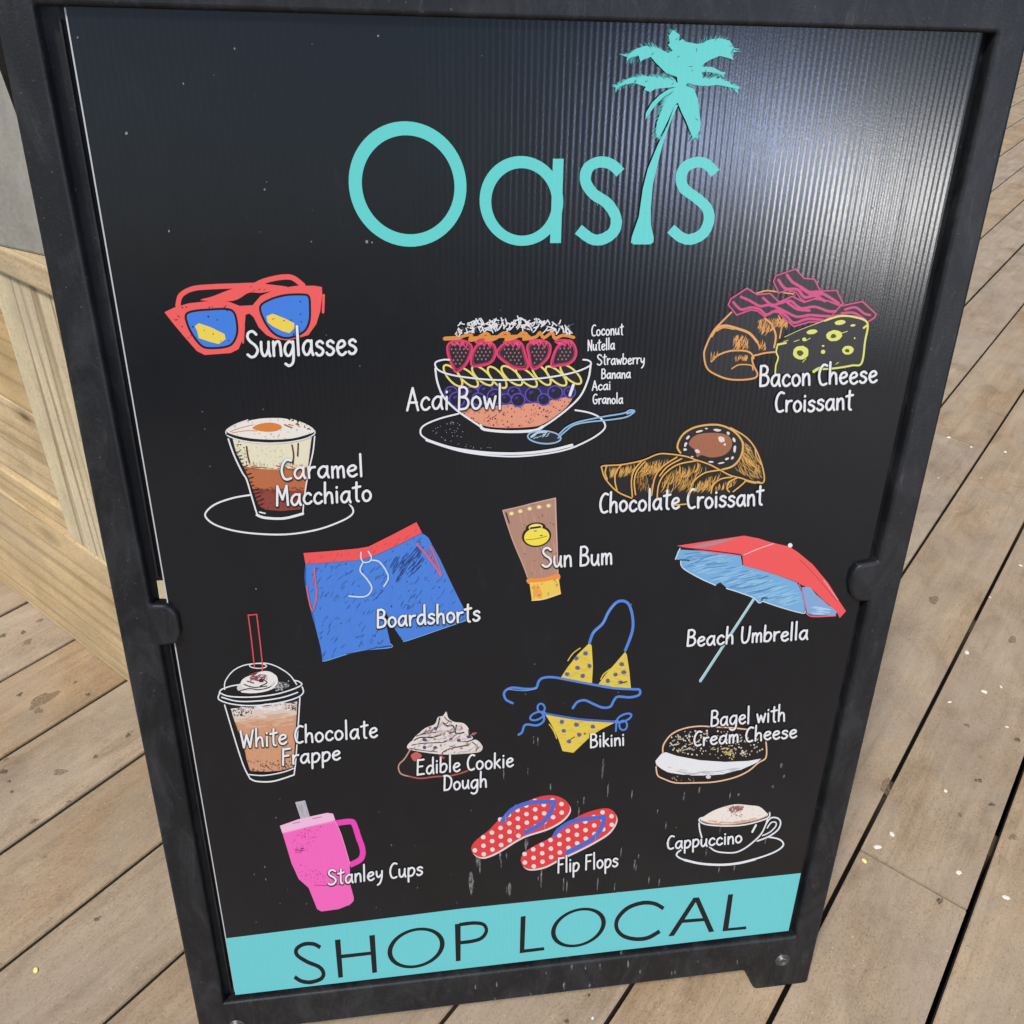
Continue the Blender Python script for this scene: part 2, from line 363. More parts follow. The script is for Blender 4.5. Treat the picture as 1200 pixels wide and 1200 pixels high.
# ------------------------------------------------------------ the A-frame sign
BASE = Vector((0.296, 0.17, 0))
sign = empty('sandwich_board', BASE)
tag(sign, 'black plastic A-frame sandwich board with a printed black menu panel standing on the deck', 'sign')
front = Matrix.Translation(Vector((0, 0, H0)) - BASE) @ Matrix.Rotation(math.pi / 2 - TH, 4, 'X')
MAT_FRAME = black_plastic()
UL, UR = -0.0378, 0.6322            # outer sides
OL, OR, OT, OB = -0.0112, 0.6065, 0.8868, -0.0040   # opening
W1 = 0.0055
FT = -0.0852
outer = [(UL, 0.958, 0.02), (UR, 0.958, 0.02), (UR + 0.002, FT, 0.006), (0.5692, FT, 0.006), (0.5526, -0.0505, 0.004), (0.0414, -0.0505, 0.004), (0.0248, FT, 0.006), (UL - 0.002, FT, 0.006)]
hole = [(OL, OB, 0.001), (OR, OB, 0.001),
        (OR - 0.001, 0.4316, 0.001), (0.5945, 0.4325, 0.002), (0.5878, 0.4375, 0.004), (0.5842, 0.4480, 0.006), (0.5842, 0.4620, 0.008), (0.5885, 0.4705, 0.006), (OR, 0.4732, 0.002),
        (OR + 0.0012, OT, 0.002), (OL - 0.004, OT, 0.002),
        (OL, 0.4716, 0.002), (0.0015, 0.4706, 0.005), (0.0074, 0.4620, 0.008), (0.0077, 0.4420, 0.006), (0.0036, 0.4335, 0.003), (OL + 0.001, 0.4325, 0.001)]
fm = plate([round_corners(outer, 0.003), round_corners(hole, 0.003, 4)], -0.0075, W1, 0.0030)
skirt = plate([round_corners([(p[0], p[1], p[2]) for p in outer], 0.003), [(UL + 0.005, -0.045), (UR - 0.005, -0.045), (UR - 0.005, 0.95), (UL + 0.005, 0.95)]], -0.030, -0.0046, 0.0006)
skirt.transform(Matrix.Translation((0.297, 0, 0)) @ Matrix.Diagonal((0.9985, 1, 1, 1)) @ Matrix.Translation((-0.297, 0, 0)))
# floor of the rebate behind the panel, with the slot by the left hinge tab
ring_o = [(UL + 0.004, -0.02), (UR - 0.004, -0.02), (UR - 0.004, 0.93), (UL + 0.004, 0.93)]
ring_i = [(0.03, 0.04), (0.565, 0.04), (0.565, 0.85), (0.03, 0.85)]
slot = [(-0.0078, 0.4630), (0.014, 0.4630), (0.014, 0.4872), (-0.0074, 0.4872)]
fl = plate([ring_o, ring_i, slot], -0.0095, -0.0058, 0.0006)
bm = merge([fm, skirt, fl])
box(bm, -0.0046, -0.0034, 0.006, 0.43, -0.0065, -0.0018); box(bm, -0.0050, -0.0036, 0.492, 0.88, -0.0065, -0.0018)
bmesh.ops.recalc_face_normals(bm, faces=bm.faces)
frame = finish('frame', bm, MAT_FRAME, sign, front)
MAT_BOLT = plain('dull_screw_steel', (0.10, 0.10, 0.105, 1), 0.45, 0.7)
def bolt(u, v):
    b_ = bmesh.new()
    prof = [(0.0, 0.0016), (0.0020, 0.0016), (0.0024, 0.0006), (0.0030, 0.0006), (0.0036, 0.0034), (0.0050, 0.0036), (0.0062, 0.0026), (0.0066, 0.0006), (0.0070, 0.0002), (0.0078, 0.0012), (0.0084, 0.0010), (0.0087, -0.001)]
    n = 20; rings = []
    for r, z in prof:
        rings.append([b_.verts.new((u + r * math.cos(2 * math.pi * i / n), v + r * math.sin(2 * math.pi * i / n), W1 + z)) for i in range(n)] if r > 0 else [b_.verts.new((u, v, W1 + z))])
    for a, b in zip(rings, rings[1:]):
        for i in range(n):
            j = (i + 1) % n
            if len(a) == 1: b_.faces.new((a[0], b[i], b[j]))
            else: b_.faces.new((a[i], b[i], b[j], a[j]))
    bmesh.ops.recalc_face_normals(b_, faces=b_.faces)
    return finish('bolt', b_, MAT_BOLT, frame, None, smooth=True)
bolt(0.5961, -0.0394); bolt(-0.0021, -0.0394)

# the rear half, leaning the other way and hinged at the top (slightly askew)
def sk(L): return [(0.594 - p[0] + 0.029 - 0.05 * (0.83 - p[1]), *p[1:]) for p in L]
rear_outer = sk([(UL, 0.940, 0.02), (UR, 0.940, 0.02), (UR, FT, 0.006), (0.5692, FT, 0.006), (0.5526, -0.0505, 0.004), (0.0414, -0.0505, 0.004), (0.0248, FT, 0.006), (UL, FT, 0.006)])
rear_hole = sk([(0.012, OB), (0.580, OB), (0.580, OT), (0.012, OT)])
rm = plate([round_corners(rear_outer, 0.003), rear_hole], -0.026, W1, 0.0018)
rear = Matrix.Translation(Vector((0.594, 0.373, H0)) - BASE) @ Matrix.Rotation(math.pi, 4, 'Z') @ Matrix.Rotation(math.pi / 2 - TH, 4, 'X')
bm = merge([rm]); bmesh.ops.recalc_face_normals(bm, faces=bm.faces)
rf = finish('rear_frame', bm, MAT_FRAME, sign, rear)
rp = plate([sk([(0.006, 0.0), (0.586, 0.0), (0.586, 0.889), (0.006, 0.889)])], -0.006, -0.002, 0.0004)
link('rear_panel', rp, panel_black(), rf)

# the printed panel: white corrugated plastic printed black, its left margin left bare
MAT_BLACK = panel_black()
MAT_WHITE_EDGE = ink('bare_white_plastic', srgb(225, 228, 235, 0.5), 0.4)
bm = bmesh.new(); box(bm, 0.0, PW, 0.0, PH + 0.008, -0.0040, 0.0)
for f in bm.faces: f.material_index = 0 if f.normal.z > 0.5 else 1
panel = finish('sign_panel', bm, [MAT_BLACK, MAT_WHITE_EDGE], sign, front)
panel['label'] = 'black printed corrugated plastic panel with food and beach pictures'
bm = bmesh.new()
for a, b in ((0.006, 0.433), (0.4665, 0.886)):
    v = [bm.verts.new(q) for q in ((0.0, a, 0.00004), (0.00095, a, 0.00004), (0.00095, b, 0.00004), (0.0, b, 0.00004))]; bm.faces.new(v)
finish('white_margin', bm, MAT_WHITE_EDGE, panel)

# ------------------------------------------------------------ printing on the panel
INK = {}
def ink_of(key):
    if key not in INK:
        r, g, b = key
        INK[key] = ink('ink_%02x%02x%02x' % key, srgb(r, g, b, 0.64), 0.40, 0.0)
    return INK[key]
WHITE = (238, 241, 246); BLK = (22, 22, 25); CYAN = (102, 218, 214); BAND = (112, 212, 218)
def spline(P, closed=False, seg=6):
    out = []; n = len(P)
    if n < 3: return list(P)
    rng = range(n) if closed else range(n - 1)
    for i in rng:
        p0 = P[(i - 1) % n] if closed or i > 0 else P[0]
        p1 = P[i]; p2 = P[(i + 1) % n]
        p3 = P[(i + 2) % n] if closed or i + 2 < n else P[-1]
        for k in range(seg):
            t = k / seg
            out.append(tuple(0.5 * ((2 * p1[j]) + (-p0[j] + p2[j]) * t + (2 * p0[j] - 5 * p1[j] + 4 * p2[j] - p3[j]) * t * t + (-p0[j] + 3 * p1[j] - 3 * p2[j] + p3[j]) * t ** 3) for j in (0, 1)))
    if not closed: out.append(tuple(P[-1]))
    return out
def inside(p, poly):
    c = False; n = len(poly); j = n - 1
    for i in range(n):
        a, b = poly[i], poly[j]
        if (a[1] > p[1]) != (b[1] > p[1]) and p[0] < (b[0] - a[0]) * (p[1] - a[1]) / (b[1] - a[1]) + a[0]: c = not c
        j = i
    return c
class Art:
    """one printed picture: flat sheets of ink a few hundredths of a millimetre apart.
    Points are given on a tracing grid (scale, ox, oy) and carried onto the panel."""
    def __init__(s, name, scale=1.0, ox=0, oy=0, label=None):
        s.name = name; s.T = (scale, ox, oy); s.bm = bmesh.new(); s.z = 0.00006; s.mats = []; s.label = label
    def tp(s, p): k, a, b = s.T; return (a + k * p[0], b + k * p[1])
    def mi(s, col):
        m = col if not isinstance(col, tuple) else ink_of(col)
        if m not in s.mats: s.mats.append(m)
        return s.mats.index(m)
    def vert(s, p, z):
        u, v = on_panel(*p)
        u = min(max(u, 0.0003), PW - 0.0003)
        return s.bm.verts.new((u, v, z))
    def poly(s, P, col, smooth=False, closed_spline=True, dz=5e-6):
        if smooth: P = spline(P, True, 5)
        P = [s.tp(p) for p in P]; s.z += dz
        vs = [s.vert(p, s.z) for p in P]; mi = s.mi(col)
        for t in tessellate_polygon([[Vector((p[0], p[1], 0)) for p in P]]):
            try: f = s.bm.faces.new([vs[i] for i in t]); f.material_index = mi
            except ValueError: pass
        return s
    def stroke(s, P, wd, col, smooth=True, closed=False, cap='round', dz=5e-6, taper=None, seg=6, raw=False):
        if smooth: P = spline(P, closed, seg)
        if not raw: P = [s.tp(p) for p in P]; wd = wd * s.T[0]
        Q = [P[0]]
        for p in P[1:]:
            if math.hypot(p[0] - Q[-1][0], p[1] - Q[-1][1]) > 1e-4: Q.append(p)
        P = Q
        if closed and math.hypot(P[0][0] - P[-1][0], P[0][1] - P[-1][1]) < 1e-4: P.pop()
        n = len(P)
        if n < 2: return s
        s.z += dz; mi = s.mi(col); z = s.z; rows = []
        for i, p in enumerate(P):
            a = P[i - 1] if (i > 0 or closed) else p
            b = P[(i + 1) % n] if (i < n - 1 or closed) else p
            d1 = Vector((p[0] - a[0], p[1] - a[1])); d2 = Vector((b[0] - p[0], b[1] - p[1]))
            t1 = d1.normalized() if d1.length > 1e-9 else d2.normalized(); t2 = d2.normalized() if d2.length > 1e-9 else t1
            t = (t1 + t2); t = t.normalized() if t.length > 1e-6 else t1
            m = 1 / max(0.6, abs(t.dot(t1)))
            h = wd / 2 * m
            if taper: h *= taper(i / (n - 1))
            h *= 1 + random.uniform(-0.03, 0.03)
            nx, ny = -t.y * h, t.x * h
            rows.append((s.vert((p[0] + nx, p[1] + ny), z), s.vert((p[0] - nx, p[1] - ny), z)))
            z += 5e-7
        pairs = list(zip(rows, rows[1:])) + ([(rows[-1], rows[0])] if closed else [])
        for (a, b), (c, d) in pairs:
            f = s.bm.faces.new((a, b, d, c)); f.material_index = mi
        if cap == 'round' and not closed and not taper:
            for (i, j) in ((0, 1), (n - 1, n - 2)):
                p = P[i]; d = Vector((p[0] - P[j][0], p[1] - P[j][1])).normalized(); a0 = math.atan2(d.y, d.x)
                arc = [s.vert((p[0] + wd / 2 * math.cos(a0 + a), p[1] + wd / 2 * math.sin(a0 + a)), z + 2e-6) for a in [math.pi * (k / 6 - 0.5) for k in range(7)]]
                f = s.bm.faces.new(arc); f.material_index = mi
        return s
    def ell(s, cx, cy, rx, ry, col, rot=0, wd=None, n=22, jit=0.0, dz=5e-6):
        a = R(rot); P = []
        for i in range(n):
            q = 2 * math.pi * i / n; k = 1 + random.uniform(-jit, jit); x = rx * k * math.cos(q); y = ry * k * math.sin(q)
            P.append((cx + x * math.cos(a) - y * math.sin(a), cy + x * math.sin(a) + y * math.cos(a)))
        if wd: return s.stroke(P, wd, col, closed=True, smooth=False, dz=dz)
        return s.poly(P, col, dz=dz)
    def dots(s, poly, num, r0, r1, col, jit=0.3):
        xs = [p[0] for p in poly]; ys = [p[1] for p in poly]; k = 0; g = 0
        while k < num and g < num * 40:
            g += 1; p = (random.uniform(min(xs), max(xs)), random.uniform(min(ys), max(ys)))
            if inside(p, poly): s.ell(p[0], p[1], random.uniform(r0, r1), random.uniform(r0, r1), col, random.uniform(0, 180), n=7, jit=jit, dz=8e-7); k += 1
        return s
    def hatch(s, poly, num, ang, l0, l1, wd, col, spread=10, bend=0.0):
        xs = [p[0] for p in poly]; ys = [p[1] for p in poly]; k = 0; g = 0
        while k < num and g < num * 40:
            g += 1; p = (random.uniform(min(xs), max(xs)), random.uniform(min(ys), max(ys)))
            if not inside(p, poly): continue
            a = R(ang + random.uniform(-spread, spread)); L = random.uniform(l0, l1) / 2
            q1 = (p[0] - L * math.cos(a), p[1] - L * math.sin(a)); q2 = (p[0] + L * math.cos(a), p[1] + L * math.sin(a))
            if not (inside(q1, poly) and inside(q2, poly)): continue
            mid = (p[0] - math.sin(a) * L * bend, p[1] + math.cos(a) * L * bend)
            s.stroke([q1, mid, q2], wd * random.uniform(0.7, 1.2), col, dz=2e-6, seg=3, taper=lambda t: 0.35 + 0.65 * math.sin(math.pi * min(max(t, 0.02), 0.98))); k += 1
        return s
    def done(s, mat=None):
        me = bpy.data.meshes.new(s.name); bmesh.ops.recalc_face_normals(s.bm, faces=s.bm.faces)
        for f in s.bm.faces:
            if f.normal.z < 0: f.normal_flip()
        s.bm.to_mesh(me); s.bm.free()
        o = link(s.name, me, s.mats, panel)
        if s.label: o['label'] = s.label
        return o

# handwriting: one stroke set per letter, cap height = 1
G = {
'a': (.40, [[(.33, .5), (.2, .56), (.06, .42), (.02, .2), (.1, .02), (.22, .06), (.33, .32)], [(.34, .56), (.33, .2), (.38, .0)]]),
'b': (.37, [[(.04, 1.0), (.03, .5), (.03, .02)], [(.03, .35), (.15, .55), (.3, .5), (.34, .28), (.24, .04), (.1, .0), (.03, .08)]]),
'c': (.33, [[(.3, .46), (.2, .56), (.07, .45), (.02, .22), (.1, .03), (.22, .02), (.32, .12)]]),
'd': (.39, [[(.31, .48), (.2, .55), (.06, .42), (.02, .2), (.1, .02), (.22, .06), (.31, .3)], [(.33, 1.08), (.33, .4), (.36, .0)]]),
'e': (.35, [[(.04, .27), (.2, .31), (.31, .42), (.24, .55), (.1, .5), (.02, .28), (.08, .06), (.2, .0), (.33, .1)]]),
'g': (.39, [[(.33, .5), (.2, .56), (.06, .42), (.02, .2), (.1, .02), (.22, .06), (.33, .32)], [(.34, .56), (.34, .1), (.3, -.25), (.15, -.38), (.02, -.30)]]),
'h': (.36, [[(.04, 1.08), (.03, .5), (.03, .02)], [(.03, .3), (.15, .54), (.27, .5), (.3, .3), (.31, .0)]]),
'i': (.12, [[(.05, .55), (.05, .0)], [(.05, .76), (.055, .79)]]),
'k': (.33, [[(.04, 1.0), (.03, .0)], [(.28, .55), (.05, .27)], [(.1, .32), (.3, .0)]]),
'l': (.13, [[(.05, 1.12), (.05, .0)]]),
'm': (.47, [[(.03, .55), (.03, .0)], [(.03, .35), (.13, .54), (.21, .48), (.22, .0)], [(.22, .35), (.32, .54), (.41, .48), (.43, .0)]]),
'n': (.34, [[(.03, .55), (.03, .0)], [(.03, .32), (.15, .54), (.27, .48), (.3, .0)]]),
'o': (.36, [[(.18, .55), (.05, .44), (.02, .22), (.1, .02), (.23, .03), (.33, .22), (.29, .44), (.17, .55)]]),
'p': (.37, [[(.04, .55), (.03, .1), (.03, -.38)], [(.03, .35), (.15, .55), (.3, .5), (.34, .28), (.24, .05), (.1, .0), (.03, .1)]]),
'r': (.27, [[(.03, .55), (.04, .0)], [(.04, .3), (.12, .5), (.26, .54)]]),
's': (.31, [[(.28, .47), (.18, .55), (.06, .48), (.07, .36), (.2, .28), (.28, .16), (.2, .02), (.08, .0), (.01, .08)]]),
't': (.28, [[(.15, .98), (.13, .3), (.15, .05), (.22, .0)], [(.0, .70), (.29, .76)]]),
'u': (.37, [[(.03, .55), (.03, .2), (.1, .02), (.2, .06), (.3, .3)], [(.31, .55), (.3, .2), (.34, .0)]]),
'w': (.46, [[(.02, .55), (.11, .02)], [(.11, .02), (.22, .45)], [(.22, .45), (.34, .02)], [(.34, .02), (.44, .56)]]),
'y': (.35, [[(.03, .55), (.05, .25), (.14, .15), (.26, .3)], [(.31, .55), (.29, .1), (.2, -.25), (.08, -.38)]]),
'S': (.43, [[(.38, .88), (.25, 1.0), (.1, .95), (.05, .78), (.15, .6), (.32, .45), (.4, .25), (.3, .05), (.15, .0), (.02, .1)]]),
'A': (.44, [[(.02, .0), (.22, 1.0)], [(.22, 1.0), (.42, .0)], [(.08, .35), (.38, .35)]]),
'B': (.41, [[(.05, 1.0), (.03, .0)], [(.05, .98), (.22, 1.0), (.33, .85), (.28, .62), (.1, .55)], [(.1, .55), (.3, .5), (.38, .28), (.28, .05), (.03, .0)]]),
'C': (.37, [[(.36, .95), (.22, 1.0), (.08, .8), (.02, .45), (.08, .1), (.2, .0), (.34, .06)]]),
'N': (.42, [[(.04, .0), (.05, 1.0)], [(.05, 1.0), (.36, .0)], [(.36, .0), (.37, 1.0)]]),
'G': (.46, [[(.38, .92), (.24, 1.0), (.08, .82), (.02, .45), (.1, .06), (.25, .0), (.38, .15), (.39, .42)], [(.22, .42), (.44, .42)]]),
'M': (.50, [[(.03, .0), (.06, 1.0)], [(.06, 1.0), (.25, .3)], [(.25, .3), (.42, 1.0)], [(.42, 1.0), (.46, .0)]]),
'U': (.43, [[(.04, 1.0), (.03, .4), (.08, .06), (.2, .0), (.32, .15), (.37, .5), (.39, 1.0)]]),
'W': (.58, [[(.02, 1.0), (.15, .0)], [(.15, .0), (.28, .75)], [(.28, .75), (.42, .0)], [(.42, .0), (.56, 1.0)]]),
'F': (.36, [[(.05, 1.0), (.03, .0)], [(.05, .98), (.35, 1.0)], [(.04, .55), (.28, .57)]]),
'E': (.39, [[(.05, 1.0), (.03, .0)], [(.05, .98), (.34, 1.0)], [(.04, .54), (.28, .56)], [(.03, .02), (.36, .04)]]),
'D': (.43, [[(.05, 1.0), (.03, .0)], [(.0, .98), (.2, .98), (.38, .75), (.38, .35), (.25, .05), (.03, .0)]]),
}
def caption(name, label, lines, wd, col=WHITE, halo=True):
    wd *= 0.88
    """lines: (text, x0, y0, x1, y1, cap height, lean)"""
    A = Art(name, label=label); A.z = 0.00095
    for (text, x0, y0, x1, y1, h, lean) in lines:
        sp = 0.085; x = 0; items = []
        for ch in text:
            if ch == ' ': x += 0.27; continue
            wg, st = G[ch]; items.append((x, st)); x += wg + sp
        L = x - sp
        def at(q):
            return (x0 + (x1 - x0) * q[0] / L + lean * h * q[1], y0 + (y1 - y0) * q[0] / L - h * q[1])
        jobs = []
        for gx, st in items:
            jy = random.uniform(-0.025, 0.025)
            for P in st:
                Q = spline([(gx + p[0], p[1] + jy) for p in P], False, 5)
                jobs.append([at(q) for q in Q])
        if halo:
            for P in jobs: A.stroke([(p[0] - 0.2, p[1] + 0.9) for p in P], wd + 1.3, BLK, smooth=False, raw=True, dz=1.5e-6)
            A.z += 1e-5
        for P in jobs: A.stroke(P, wd, col, smooth=False, raw=True, dz=1.5e-6)
        A.z += 1e-5
    A.done()

# --- heading
def ring(A, co, ao, bo, ci, ai, bi, col, n=64):
    A.z += 5e-6; mi = A.mi(col); v0 = []; v1 = []
    for i in range(n):
        t = 2 * math.pi * i / n; c, s_ = math.cos(t), math.sin(t)
        v0.append(A.vert(A.tp((co[0] + ao[0] * c + bo[0] * s_, co[1] + ao[1] * c + bo[1] * s_)), A.z))
        v1.append(A.vert(A.tp((ci[0] + ai[0] * c + bi[0] * s_, ci[1] + ai[1] * c + bi[1] * s_)), A.z))
    for i in range(n):
        j = (i + 1) % n; f = A.bm.faces.new((v0[i], v0[j], v1[j], v1[i])); f.material_index = mi
A = Art('letter', label='turquoise capital letter O of the heading'); A.z = 0.0001
ring(A, (477.6, 215.6), (69, 1.4), (2.0, 73.5), (478.3, 216.5), (54.3, 1.2), (1.6, 58), CYAN)
A.done(); A = Art('letter', label='turquoise letter a of the heading'); A.z = 0.0001
ring(A, (611, 235.4), (49, 2), (-1.2, 52.6), (611.3, 236.6), (35.6, 1.5), (-1, 39.5), CYAN)
A.poly([(648, 186), (660.5, 186), (657.3, 284.8), (644.5, 284.8)], CYAN)
A.done(); A = Art('letter', label='turquoise letter s left of the palm tree'); A.z = 0.0001
A.T = (1 / 3, 400, 0)
A.stroke([(981, 607), (948, 577), (905, 570), (868, 590), (858, 635), (885, 680), (935, 715), (965, 765), (958, 812), (920, 840), (880, 840), (833, 806)], 39, CYAN, cap='flat', seg=8)
A.done(); A = Art('letter', label='turquoise letter s right of the palm tree'); A.z = 0.0001
A.T = (.2335, 700, 20)
A.stroke([(592, 784), (550, 740), (500, 728), (445, 750), (420, 800), (435, 860), (500, 910), (550, 960), (560, 1020), (530, 1085), (470, 1115), (420, 1105), (368, 1062)], 54, CYAN, cap='flat', seg=8)
A.done()

# --- palm tree standing in for the letter i
A = Art('palm_tree_picture', .2335, 700, 20, label='turquoise palm tree standing as the letter i of the heading'); A.z = 0.0001
for mid, l, sgn in ((
    [(400, 300), (330, 200), (250, 165), (150, 200)], 30, 1), ([(420, 280), (500, 180), (600, 125), (680, 175)], 30, 1), ([(395, 260), (385, 150), (380, 68)], 24, 0),
    ([(400, 325), (280, 310), (180, 312), (92, 352)], 20, 1), ([(440, 330), (540, 318), (620, 322), (700, 360)], 18, 1), ([(400, 350), (340, 430), (300, 600)], 24, 0), ([(420, 350), (470, 450), (490, 605)], 26, 0), ([(430, 300), (520, 260), (630, 288)], 14, 1)):
    P = spline(mid, False, 20)
    for i in range(2, len(P) - 1):
        t = (P[i + 1][0] - P[i - 1][0], P[i + 1][1] - P[i - 1][1]); q = math.hypot(*t); t = (t[0] / q, t[1] / q)
        for sd_ in (1, -1):
            k = l * 1.6 * random.uniform(0.5, 1.5) * (1.1 - 0.5 * i / len(P))
            e = (P[i][0] + t[0] * k * 0.75 - t[1] * sd_ * k * 0.8, P[i][1] + t[1] * k * 0.75 + t[0] * sd_ * k * 0.8 + k * 0.15)
            A.stroke([P[i], e], 6.5, CYAN, smooth=False, dz=2e-6, taper=lambda t: 1 - 0.85 * t)
A.z += 1e-4
A.poly([(385, 440), (350, 540), (300, 640), (250, 760), (225, 860), (205, 1000), (170, 1100), (165, 1130), (180, 1139), (262, 1139), (278, 1128), (280, 1105), (265, 1040), (265, 960), (275, 840), (300, 730), (330, 620), (370, 510), (402, 440)], CYAN)
A.poly([(400, 330), (395, 300), (340, 280), (290, 230), (265, 200), (225, 215), (212, 225), (205, 195), (150, 205), (155, 185), (190, 160), (235, 145), (300, 155), (350, 180), (375, 170), (350, 140), (360, 130), (355, 95), (375, 65), (410, 90), (405, 120), (425, 110), (440, 125), (470, 130), (495, 135), (530, 130), (540, 120), (575, 110), (620, 108), (660, 120), (680, 150), (665, 180), (680, 215), (650, 205), (610, 195), (560, 215), (530, 235), (520, 250), (570, 250), (610, 270), (630, 290), (590, 280), (545, 275), (520, 275), (525, 305), (560, 305), (610, 310), (660, 330), (700, 360), (650, 350), (600, 340), (560, 345), (520, 345), (480, 340), (450, 330), (440, 345), (480, 360), (500, 410), (505, 460), (515, 530), (510, 570), (480, 615), (460, 570), (440, 520), (420, 480), (400, 430), (385, 440), (350, 520), (320, 580), (300, 610), (290, 580), (295, 530), (320, 460), (350, 400), (380, 370), (330, 400), (290, 440), (260, 480), (238, 515), (240, 480), (270, 430), (310, 390), (350, 365), (390, 350), (340, 355), (290, 360), (260, 375), (230, 365), (240, 350), (180, 330), (130, 340), (92, 352), (120, 325), (160, 305), (220, 297), (290, 300), (340, 305), (390, 325)], CYAN)
for mid, l, sgn in ((
    [(400, 300), (330, 200), (250, 165), (150, 200)], 30, 1), ([(420, 280), (500, 180), (600, 125), (680, 175)], 30, 1), ([(395, 260), (385, 150), (380, 68)], 24, 0),
    ([(400, 325), (280, 310), (180, 312), (92, 352)], 20, 1), ([(440, 330), (540, 318), (620, 322), (700, 360)], 18, 1), ([(400, 350), (340, 430), (300, 600)], 24, 0), ([(420, 350), (470, 450), (490, 605)], 26, 0), ([(430, 300), (520, 260), (630, 288)], 14, 1)):
    P = spline(mid, False, 16)
    for i in range(3, len(P) - 1):
        t = (P[i + 1][0] - P[i - 1][0], P[i + 1][1] - P[i - 1][1]); q = math.hypot(*t); t = (t[0] / q, t[1] / q)
        for sd_ in (1, -1):
            if random.random() < 0.95: continue
            k = l * random.uniform(0.75, 1.05)
            e = (P[i][0] + t[0] * k * 0.75 - t[1] * sd_ * k * 0.85, P[i][1] + t[1] * k * 0.75 + t[0] * sd_ * k * 0.85 + k * 0.15)
            a_ = (P[i][0] * .72 + e[0] * .28, P[i][1] * .72 + e[1] * .28)
            A.stroke([e, a_], 4.5, BLK, smooth=False, dz=1e-6, taper=lambda t: 1 - 0.85 * t)
A.done()

# --- shop local band
A = Art('bottom_band', label='turquoise band along the foot of the panel reading SHOP LOCAL'); A.z = 0.0001
A.z += 2e-5; mi = A.mi(BAND)
vs = []
for (u, v) in ((0.0004, 0.0008), (0.3, 0.0008), (PW - 0.0004, 0.0008), (PW - 0.0004, 0.0894), (0.4677, 0.0895), (0.233, 0.0905), (0.0004, 0.0842)): vs.append(A.bm.verts.new((u, v, A.z)))
f = A.bm.faces.new(vs); f.material_index = mi
DK = (16, 20, 30)
A.z += 1e-5
A.T = (.24167, 330, 1060)
A.stroke([(188, 208), (155, 191), (108, 192), (73, 215), (76, 245), (122, 276), (182, 302), (203, 332), (190, 360), (140, 376), (95, 370), (63, 350)], 19, DK, cap='flat', seg=8)
A.poly([(258, 172), (285, 168), (298, 352), (275, 355)], DK); A.poly([(425, 150), (452, 146), (463, 328), (440, 332)], DK); A.poly([(286, 243), (436, 227), (437, 243), (287, 261)], DK)
ring(A, (652, 210), (138, -13), (-12, 98), (652, 210), (115, -11), (-11, 84), DK)
A.poly([(840, 95), (868, 92), (868, 272), (845, 275)], DK); A.stroke([(862, 97), (930, 89), (978, 96), (993, 126), (972, 160), (930, 176), (864, 185)], 17, DK, cap='flat', seg=8)
A.T = (.24167, 600, 1030)
A.poly([(42, 183), (66, 178), (60, 341), (155, 330), (157, 345), (37, 360)], DK)
ring(A, (322, 235), (132, -15), (-15, 95), (322, 235), (110, -12), (-14, 82), DK)
A.stroke([(735, 143), (690, 119), (630, 116), (560, 141), (512, 192), (508, 240), (540, 276), (600, 291), (660, 284), (716, 253)], 19, DK, cap='flat', seg=8)
A.poly([(880, 90), (905, 90), (785, 275), (757, 278)], DK); A.poly([(882, 92), (906, 88), (980, 254), (955, 258)], DK); A.poly([(832, 196), (940, 188), (944, 203), (822, 213)], DK)
A.poly([(1048, 75), (1072, 73), (1049, 238), (1135, 229), (1136, 243), (1020, 253)], DK)
A.done()

# --- sunglasses
RED = (248, 98, 98)
A = Art('sunglasses_picture', .23333, 170, 290, label='red sunglasses with blue lenses')
A.stroke([(165, 290), (180, 240), (240, 207), (340, 197), (480, 192), (570, 188)], 26, RED)
A.stroke([(540, 196), (600, 168), (680, 150), (740, 152), (792, 190)], 27, RED)
A.poly([(280, 265), (340, 245), (430, 210), (540, 178), (620, 185), (720, 200), (640, 218), (580, 228), (520, 228), (440, 268)], RED, True)
A.poly([(97, 325), (150, 300), (220, 280), (330, 268), (420, 272), (475, 293), (540, 290), (580, 243), (660, 208), (760, 192), (850, 192), (888, 198), (890, 240), (880, 320), (860, 385), (820, 440), (720, 468), (650, 458), (610, 440), (570, 400), (545, 350), (525, 332), (505, 337), (500, 400), (490, 460), (470, 510), (430, 530), (300, 540), (260, 520), (190, 440), (140, 380)], RED)
A.stroke([(897, 240), (894, 325)], 13, RED); A.stroke([(497, 395), (492, 478)], 9, RED)
for L in ([(205, 340), (240, 320), (330, 311), (410, 309), (445, 325), (460, 370), (462, 430), (440, 480), (400, 500), (320, 505), (280, 490), (240, 440), (215, 390)],
          [(578, 300), (620, 265), (700, 240), (790, 236), (822, 247), (828, 300), (825, 370), (800, 420), (740, 450), (690, 452), (640, 425), (600, 370)]):
    A.poly(L, (68, 132, 232), True); A.stroke(L, 11, BLK, closed=True)
    A.dots(L, 7, 3, 6, BLK)
for L in ([(250, 395), (270, 380), (330, 400), (400, 435), (405, 460), (370, 485), (330, 475), (270, 455), (262, 420)], [(610, 345), (640, 332), (700, 355), (750, 380), (750, 405), (725, 430), (690, 420), (640, 395), (615, 375)]):
    A.poly(L, (244, 218, 88)); A.dots(L, 3, 2, 4, BLK)
A.dots([(150, 300), (420, 275), (480, 310), (440, 300), (200, 330), (150, 380)], 9, 3, 5, BLK); A.dots([(500, 190), (600, 190), (600, 220), (500, 225)], 5, 2, 4, BLK)
A.dots([(110, 330), (190, 320), (280, 510), (250, 500)], 9, 2, 4, BLK)
A.done()
caption('caption', 'handwritten word Sunglasses', [('Sunglasses', 290, 417.5, 418.5, 414.5, 30, -0.06)], 3.5)

